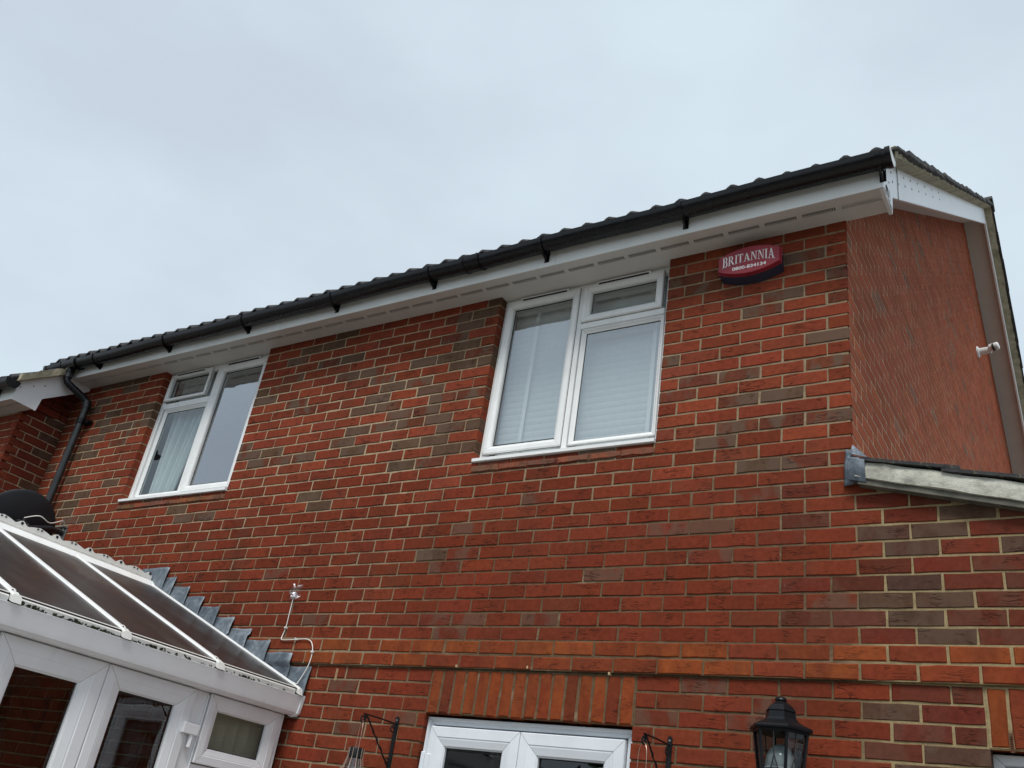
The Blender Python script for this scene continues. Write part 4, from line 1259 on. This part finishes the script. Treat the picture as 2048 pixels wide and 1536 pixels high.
for i in range(7):
    y = -.56 + i * .083
    mb = MB(); c, s = math.cos(.45), math.sin(.45)
    mb.add([(-3.275 + .0445 * s * t, y + .0445 * c * t, z) for z in (.3, 2.18) for t in (-1, 1)], [(0, 1, 3, 2)])
    mb.build('slat', CREAM, vv)
MB().rbox(-3.30, -3.25, -.62, -.02, 2.18, 2.205, .003).build('head_rail', WHITEP, vv)
adopt(vv)

# ================================================================== ALARM BOX
al = thing('alarm_box', 'maroon burglar alarm bell box with white lettering high on the brick wall', 'alarm box', (-.498, 0, 4.70))
cxa, cza = -.4975, 4.705
def lens(w, he, hm, n=14):
    top = [(-w + 2 * w * i / n, he + (hm - he) * (1 - (2 * i / n - 1) ** 2)) for i in range(n + 1)]
    return top + [(a, -b) for a, b in top[::-1]]
def lens_prism(mb, w, he, hm, y0, y1, dz0=0, dz1=0, sh0=1., sh1=1.):
    P0 = [(cxa + a * sh0, y0, cza + dz0 + b * sh0) for a, b in lens(w, he, hm)]
    P1 = [(cxa + a * sh1, y1, cza + dz1 + b * sh1) for a, b in lens(w, he, hm)]
    n = len(P0)
    mb.add(P0 + P1, [tuple(range(n)), tuple(range(2 * n - 1, n - 1, -1))] + [(i, (i + 1) % n, n + (i + 1) % n, n + i) for i in range(n)])
    return mb
fm = MB()
lens_prism(fm, .172, .046, .087, -.070, -.078, sh1=.978)
lens_prism(fm, .172, .046, .087, -.0699, -.058, sh1=1.0)
lens_prism(fm, .1765, .0495, .091, -.0579, -.053)
fm.build('cover', MAROON, al)
bm_ = MB(); lens_prism(bm_, .174, .048, .089, -.0529, -.002, sh0=1., sh1=.97, dz1=-.024); bm_.build('back_box', NAVY, al)
# lettering: serif capitals drawn as strokes on a curved base line
LET = MB()
def glyph(ch):
    T, t, s = .17, .065, .05          # thick stem, thin stroke, serif height
    R_ = lambda a, b, c, d: [(a, b), (c, b), (c, d), (a, d)]
    def stem(x, w=T): return [R_(x, 0, x + w, 1), R_(x - .08, 0, x + w + .08, s), R_(x - .08, 1 - s, x + w + .08, 1)]
    def bowl(x, z0, z1, rx, th):
        o = []; cz_ = (z0 + z1) / 2; rz = (z1 - z0) / 2; n = 12
        for i in range(n):
            a0, a1 = -math.pi / 2 + math.pi * i / n, -math.pi / 2 + math.pi * (i + 1) / n
            def p(a, k): return (x + rx * math.cos(a) * (1 if k == 0 else 1 - th / rx), cz_ + rz * math.sin(a) * (1 if k == 0 else 1 - t / rz))
            o.append([p(a0, 0), p(a1, 0), p(a1, 1), p(a0, 1)])
        return o
    if ch == 'I': return stem(.09), .35
    if ch == 'T': return [R_(.28, 0, .28 + T, 1), R_(.19, 0, .54, s), R_(0, 1 - t, .73, 1), [(0, 1), (.05, 1), (.035, .76), (0, .76)], [(.73, 1), (.68, 1), (.695, .76), (.73, .76)]], .74
    if ch == 'B': return stem(.09) + [R_(.2, 1 - t, .40, 1), R_(.2, .50, .42, .50 + t), R_(.2, 0, .42, t)] + bowl(.38, .50, 1, .26, .16) + bowl(.40, 0, .56, .30, .17), .74
    if ch == 'R': return stem(.09) + [R_(.2, 1 - t, .40, 1), R_(.2, .46, .40, .46 + t)] + bowl(.38, .46, 1, .27, .16) + [[(.34, .48), (.52, .48), (.88, 0), (.66, 0)], R_(.62, 0, .92, s)], .88
    if ch == 'A': return [[(.14, 0), (.21, 0), (.49, 1), (.40, 1)], [(.38, 1), (.50, 1), (.86, 0), (.66, 0)], R_(.22, .30, .70, .30 + t), R_(.02, 0, .33, s), R_(.56, 0, .95, s)], .93
    if ch == 'N': return [R_(.13, 0, .19, 1), R_(.02, 0, .31, s), R_(.02, 1 - s, .22, 1), R_(.71, 0, .77, 1), R_(.60, 1 - s, .90, 1), [(.12, 1), (.32, 1), (.77, 0), (.70, 0)]], .92
xs_l = []; X = 0
for ch in 'BRITANNIA':
    g, w = glyph(ch); xs_l.append((g, X)); X += w + .045
S = .292 / X; H0 = .056
for g, ox in xs_l:
    for poly in g:
        pts = []
        for a, b in poly:
            u = ((ox + a) / X - .5) * 2
            hh = H0 * (1 + .34 * u * u)
            topz = cza + .046 - .001 * u * u
            pts.append((cxa + (ox + a - X / 2) * S, topz - hh * (1 - b)))
        LET.prism(pts, lambda u, v, d: (u, d, v), -.0783, -.0795)
LET.build('name_lettering', WHITEPRINT, al)
fc = bpy.data.curves.new('digits', 'FONT'); fc.body = '0800-834134'; fc.size = .030; fc.align_x = 'CENTER'; fc.extrude = .0006; fc.offset = .0008
fo = bpy.data.objects.new('digits_tmp', fc); COL.objects.link(fo)
bpy.context.view_layer.update()
dme = bpy.data.meshes.new_from_object(fo.evaluated_get(bpy.context.evaluated_depsgraph_get()))
bpy.data.objects.remove(fo)
dg = MB(); dg.add([(cxa + .004 + v.co.x * 1.18, -.0788 - v.co.z, cza - .0555 + v.co.y * .95) for v in dme.vertices], [list(p.vertices) for p in dme.polygons])
bpy.data.meshes.remove(dme)
dg.build('number_lettering', WHITEPRINT, al)
MB().lathe([(.004, 0), (.003, .004)], 8, (cxa + .172, -.045, cza + .012), (1, 0, 0)).build('screw', WHITEP, al)
adopt(al)

# ================================================================== SENSOR ON THE GABLE
pir = thing('motion_sensor', 'white motion sensor on a round base on the gable wall', 'sensor', (0, 5.78, 7.37))
MB().lathe([(.066, .0), (.064, .014), (.040, .026)], 24, (0, 5.78, 7.367), (1, 0, 0)).build('base', WHITEP, pir, smooth=True)
MB().lathe([(.038, .02), (.039, .10), (.036, .102), (.036, .108), (.039, .11), (.039, .14)], 24, (0, 5.78, 7.367), (1, -.06, .03)).build('body', WHITEP, pir, smooth=True, angle=30)
hd = MB().lathe([(.039, .13), (.043, .15), (.043, .215), (.034, .225)], 24, (0, 5.78, 7.367), (1, -.18, .12)).build('head', WHITEP, pir, smooth=True, angle=30)
MB().lathe([(.042, .0), (.044, .010), (.042, .020)], 20, (.160, 5.735, 7.372), (1, -.18, .12)).build('lens_slot', GASKET, pir, smooth=True)
adopt(pir)

# ================================================================== COACH LANTERN
lt = thing('wall_lantern', 'black six-sided coach lantern with leaded glass on the brick wall', 'lantern', (-.276, 0, 1.80))
LC = (-.276, -.145); PH = -math.pi / 3
def hexpt(r, k, z): 
    a = PH + k * math.pi / 3
    return Vector((LC[0] + r * math.cos(a), LC[1] + r * math.sin(a), z))
def hexlathe(prof): return MB().lathe(prof, 6, (LC[0], LC[1], 0), (0, 0, 1), phase=PH, ref=(1, 0, 0))
hexlathe([(.127, 2.262), (.129, 2.268), (.126, 2.276), (.098, 2.288), (.074, 2.300), (.064, 2.312), (.060, 2.333), (.0585, 2.337), (.0625, 2.338), (.0615, 2.342), (.045, 2.362), (.026, 2.376), (.020, 2.379)]).build('cap', LANT, lt)
MB().lathe([(.010, 2.375), (.020, 2.377), (.024, 2.384), (.022, 2.391), (.014, 2.397), (.004, 2.400)], 16, (LC[0], LC[1], 0)).build('finial', LANT, lt, smooth=True)
rT, zT, rB, zB = .108, 2.264, .066, 1.93
MB().lathe([(rT + .006, 2.252), (rT + .008, 2.266)], 6, (LC[0], LC[1], 0), phase=PH, ref=(1, 0, 0)).build('top_ring', LANT, lt)
hexlathe([(.02, 1.895), (.05, 1.905), (rB + .010, 1.925), (rB + .008, 1.945), (rB - .006, 1.946)]).build('bottom_ring', LANT, lt)
for k in range(6):
    MB().tube([hexpt(rT, k, zT), hexpt(rB, k, zB)], .0068, 4).build('corner_bar', LANT, lt)
    a, b, c, d = hexpt(rT - .005, k, zT), hexpt(rT - .005, k + 1, zT), hexpt(rB - .005, k + 1, zB), hexpt(rB - .005, k, zB)
    pn = MB().add([a, b, c, d], [(0, 1, 2, 3)]).build('pane', GLASSL, lt)
    def bil(u, v): return (a.lerp(b, u)).lerp(d.lerp(c, u), v)
    cm = MB()
    outw = ((a + b + c + d) / 4 - Vector((LC[0], LC[1], (zT + zB) / 2))).normalized() * .001
    for seg in ([(0, .47), (.30, .47)], [(.70, .47), (1, .47)], [(.30, .47), (.5, .30)], [(.5, .30), (.70, .47)], [(.70, .47), (.5, .64)], [(.5, .64), (.30, .47)], [(.5, 0), (.5, .30)], [(.5, .64), (.5, 1)]):
        cm.tube([bil(*seg[0]) + outw, bil(*seg[1]) + outw], .0030, 5)
    cm.build('came', LEADCAME, pn)
bl = MB(); bprof = [(.012, 1.97), (.016, 2.02), (.034, 2.06), (.054, 2.10), (.060, 2.13), (.056, 2.165), (.040, 2.195), (.018, 2.21), (.002, 2.214)]
bl.lathe(bprof, 22, (LC[0], LC[1], 0)); bulb = bl.build('bulb', BULBG, lt, smooth=True)
hl = MB()
for i in range(5):
    z = 2.06 + i * .03; rr = .030 + .030 * math.sin((i + 1) / 5.5 * math.pi)
    hl.tube([(LC[0] + (rr + .002) * math.cos(t), LC[1] + (rr + .002) * math.sin(t), z) for t in [2 * math.pi * q / 20 for q in range(21)]], .003, 5, False)
hl.build('ribs', WHITEP, bulb, smooth=True)
MB().lathe([(.016, 1.93), (.016, 1.985), (.012, 1.99)], 14, (LC[0], LC[1], 0)).build('lamp_holder', WHITEP, lt, smooth=True)
MB().tube([(LC[0], LC[1], 1.91), (LC[0], LC[1], 1.86), (LC[0], -.12, 1.80), (LC[0], -.06, 1.79), (LC[0], -.01, 1.83)], .011, 10).build('arm', LANT, lt, smooth=True)
MB().rbox(LC[0] - .045, LC[0] + .045, -.018, -.001, 1.73, 1.93, .006).build('wall_plate', LANT, lt)
adopt(lt)

# ================================================================== HANGING BASKET BRACKETS
def spiral(c, r0, r1, a0, turns, n=22):
    return [(c[0], c[1] + (r0 + (r1 - r0) * i / n) * math.cos(a0 + turns * 2 * math.pi * i / n), c[2] + (r0 + (r1 - r0) * i / n) * math.sin(a0 + turns * 2 * math.pi * i / n)) for i in range(n + 1)]
def bracket_thing(x, zt, label):
    t = thing('basket_bracket', label, 'bracket', (x, 0, zt - .33), 'scrolled iron brackets either side of the french doors')
    bp = MB()
    bp.prism([(-.011, -.33), (.011, -.33), (.011, -.008), (.007, .000), (0, .003), (-.007, .000), (-.011, -.008)], lambda u, v, d: (x + u, d, zt + v), -.007, -.0015)
    bp.build('back_plate', IRON, t)
    for zz in (-.018, -.30):
        MB().lathe([(.005, 0), (.004, .003), (0, .004)], 10, (x, -.007, zt + zz), (0, -1, 0), cap=False).build('screw', GALV, t)
    a = zt - .036; L = .292
    arm = MB().tube([(x, -.008, a), (x, -.15, a + .002), (x, -L + .02, a)] + spiral((x, -L + .018, a - .024), .024, .008, math.pi / 2, -1.35)[1:], .0042, 6)
    arm.build('arm', IRON, t, smooth=True)
    dpts = []
    n = 26
    for i in range(n + 1):
        f = i / n
        dpts.append((x + .0022 * math.sin(f * 30) * (.25 < f < .8), -L + .045 + (L - .06) * f, a - .006 - .205 * f + .0022 * math.cos(f * 30) * (.25 < f < .8)))
    MB().tube(dpts, [.0045 + .0016 * math.sin(f * 30) * (.25 < f / n < .8) for f in range(n + 1)], 6).build('brace', IRON, t, smooth=True)
    MB().tube(spiral((x, -.028, a - .030), .020, .007, math.pi * .4, 1.2), .0034, 6).build('scroll', IRON, t, smooth=True)
    MB().tube(spiral((x, -.026, a - .185), .017, .006, -math.pi * .4, -1.2), .0034, 6).build('scroll', IRON, t, smooth=True)
    adopt(t)
    return (x, -L + .018, a - .046)
h1 = bracket_thing(-2.364, 2.240, 'black scrolled iron bracket between the conservatory and the french doors')
h2 = bracket_thing(-.811, 2.236, 'black scrolled iron bracket between the french doors and the coach lantern')
def cage(h, label, drop=.125):
    x, y, z = h
    t = thing('hanging_light', label, 'hanging light', (x, y, z - .42), 'wire-cage hanging lights on the brackets')
    wv = Vector((.80, -.6, 0)).normalized()
    top = z + .010
    pts = []
    for i in range(17):
        f = i / 16; a = math.pi * f
        off = math.cos(a) * (.038 + .012 * (1 - abs(math.cos(a))))
        zz = top - drop + (drop) * math.sin(a) ** .55
        pts.append(Vector((x, y, zz)) + wv * off)
    pts = [pts[0] - Vector((0, 0, .025))] + pts + [pts[-1] - Vector((0, 0, .025))]
    MB().tube(pts, .0014, 6).build('hanger_wire', WATERW, t, smooth=True)
    zc = top - drop - .012
    MB().lathe([(.034, .014), (.036, .010), (.036, -.030), (.033, -.034)], 20, (x, y, zc)).build('solar_cap', IRON, t, smooth=True, angle=30)
    MB().lathe([(.030, -.034), (.034, -.06), (.055, -.13), (.066, -.18), (.06, -.23), (.03, -.26), (.002, -.265)], 20, (x, y, zc)).build('bulb', GLASSL, t, smooth=True)
    for k in range(10):
        a = 2 * math.pi * k / 10
        MB().tube([(x + r * math.cos(a), y + r * math.sin(a), zc + h_) for r, h_ in ((.0375, .012), (.0385, -.03), (.050, -.075), (.072, -.14), (.082, -.19), (.07, -.245), (.03, -.28), (.004, -.285))], .0016, 6).build('cage_rib', WATERW, t, smooth=True)
    adopt(t)
cage(h1, 'wire-cage bulb light hung from the bracket beside the conservatory', .130)
cage(h2, 'wire-cage bulb light hung from the bracket beside the lantern', .130)

# ================================================================== SATELLITE DISH
ds = thing('satellite_dish', 'black satellite dish bracketed to the wall above the conservatory', 'satellite dish', (-6.2, 0, 3.3))
DC = Vector((-6.25, -.36, 3.415)); ax = Vector((-.90, .12, .36)).normalized(); rd = .285
prof = [(rd * i / 14, -.07 * rd * 2 * (1 - (i / 14) ** 2)) for i in range(1, 15)]
mb = MB(); mb.lathe(prof + [(rd + .004, .004), (rd - .003, .008)] + [(rd * i / 14, -.07 * rd * 2 * (1 - (i / 14) ** 2) + .005) for i in range(13, 0, -1)], 56, DC, ax)
mb.build('reflector', DISHM, ds, smooth=True, angle=50)
bk = DC - ax * .075
WB = Vector((-6.20, -.02, 3.42))
MB().box(WB.x - .05, WB.x + .05, -.008, -.002, 3.33, 3.53).box(WB.x - .05, WB.x + .05, -.05, -.002, 3.515, 3.522).build('wall_plate', GALV, ds)
mt = MB(); mt.tube([WB + Vector((0, .0, .05)), Vector((-6.14, -.14, 3.46)), bk + Vector((.06, .02, .0))], .024, 12)
mt.build('mount_arm', DISHM, ds, smooth=True)
MB().tube([bk + Vector((.05, .03, -.16)), bk + Vector((.03, .0, .07))], .017, 12).build('mast', DISHM, ds, smooth=True)
MB().rbox(bk.x - .01, bk.x + .05, bk.y - .05, bk.y + .05, bk.z - .04, bk.z + .05, .006).build('clamp', DISHM, ds)
sc = MB()
for dy_, dz_ in ((-.03, .03), (.03, .03), (-.03, -.02), (.03, -.02)): sc.lathe([(.008, 0), (.007, .007)], 6, bk + Vector((.05, dy_, dz_)), (1, 0, 0))
sc.build('bolt', GALV, ds)
MB().tube([DC + ax * .01 + Vector((0, 0, -rd)), DC + ax * .16 + Vector((0, 0, -rd - .02)), DC + ax * .34 + Vector((0, 0, -.10))], .011, 8).build('feed_arm', DISHM, ds, smooth=True)
MB().lathe([(.022, 0), (.03, .03), (.03, .10), (.02, .12)], 14, DC + ax * .42 + Vector((0, 0, -.07)), -ax).build('receiver', DISHM, ds, smooth=True)
cpts = [bk + Vector((.06, -.02, .07)), bk + Vector((.12, .06, .11)), bk + Vector((.12, .16, .09)), Vector((-6.17, -.05, 3.56)), Vector((-6.19, -.012, 3.50))]
def smooth_pts(p, n=6):
    p = [Vector(q) for q in p]; o = []
    for i in range(len(p) - 1):
        p0, p1, p2, p3 = p[max(i - 1, 0)], p[i], p[i + 1], p[min(i + 2, len(p) - 1)]
        for k in range(n):
            t = k / n
            o.append(.5 * ((2 * p1) + (-p0 + p2) * t + (2 * p0 - 5 * p1 + 4 * p2 - p3) * t * t + (-p0 + 3 * p1 - 3 * p2 + p3) * t ** 3))
    return o + [p[-1]]
MB().tube(smooth_pts(cpts), .0045, 8).build('cable', CABLE, ds, smooth=True)
adopt(ds)

# ================================================================== WHITE CABLE ON THE WALL
wc = thing('white_cable', 'thin white cable clipped to the bricks, its taped end above the lead flashing', 'cable', (-3.37, 0, 2.3))
cp = [(-3.369, -.008, 2.905), (-3.371, -.008, 2.868), (-3.370, -.008, 2.80), (-3.369, -.008, 2.711), (-3.378, -.010, 2.665), (-3.366, -.022, 2.638), (-3.33, -.024, 2.634), (-3.24, -.025, 2.637), (-3.152, -.025, 2.640), (-3.105, -.025, 2.620), (-3.080, -.025, 2.565), (-3.082, -.030, 2.485), (-3.110, -.040, 2.405), (-3.125, -.065, 2.345), (-3.122, -.10, 2.325), (-3.118, -.15, 2.318)]
MB().tube(smooth_pts(cp, 5), .0029, 8).build('flex', CABLE, wc, smooth=True)
for p, d in (((-3.369, 2.711), 0), ((-3.24, 2.637), 1), ((-3.081, 2.565), 0)):
    y = -.008 if p[1] > 2.66 else -.024
    c = MB().rbox(p[0] - .008, p[0] + .008, y - .008, y + .007, p[1] - .005, p[1] + .006, .002)
    c.lathe([(.004, 0), (.003, .003)], 8, (p[0] + (.004 if d == 0 else 0), y - .008, p[1] + (.006 if d else 0)), (0, -1, 0)); c.build('clip', WHITEP, wc)
MB().rbox(-3.379, -3.359, -.016, -.002, 2.898, 2.935, .003).build('connector', WHITEP, wc)
r = random.Random(8)
MB().grid(lambda a, b: (-3.412 + .085 * a + .006 * math.sin(9 * b), -.026 + .020 * (2 * a - 1) ** 2 + .006 * math.sin(13 * a + 8 * b), 2.885 + .095 * b + .008 * math.sin(7 * a)), 9, 9).build('tape', CLEARTAPE, wc)
adopt(wc)

# ================================================================== GARDEN BEHIND THE CAMERA (leaf screen added unseen, darkens what the glass reflects)
hd = MB(); r = random.Random(77)
for i in range(9000):
    x = r.uniform(-13, 15); z = r.random() ** .8 * (3.6 + 1.0 * math.sin(x * .8) + .7 * math.sin(x * 2.3 + 1)); y = -12.2 - r.random() * 1.6
    s = r.uniform(.07, .16); c = Vector((x, y, z)); n = Vector((r.uniform(-1, 1), r.uniform(.0, 1), r.uniform(-1, 1))).normalized()
    u = n.orthogonal().normalized(); w = n.cross(u)
    hd.add([c + u * s, c + w * s * .5, c - u * s, c - w * s * .5], [(0, 1, 2, 3)])
hd.box(-13, 15, -13.6, -12.9, 0, 3.4)
added_hedge = hd.build('added_hedge', LEAFM); added_hedge['kind'] = 'stuff'; added_hedge['label'] = 'tall unseen dark green hedge facing the house'; added_hedge['category'] = 'added_hedge'
print('bricks', len(cands), 'neighbour', cnt)
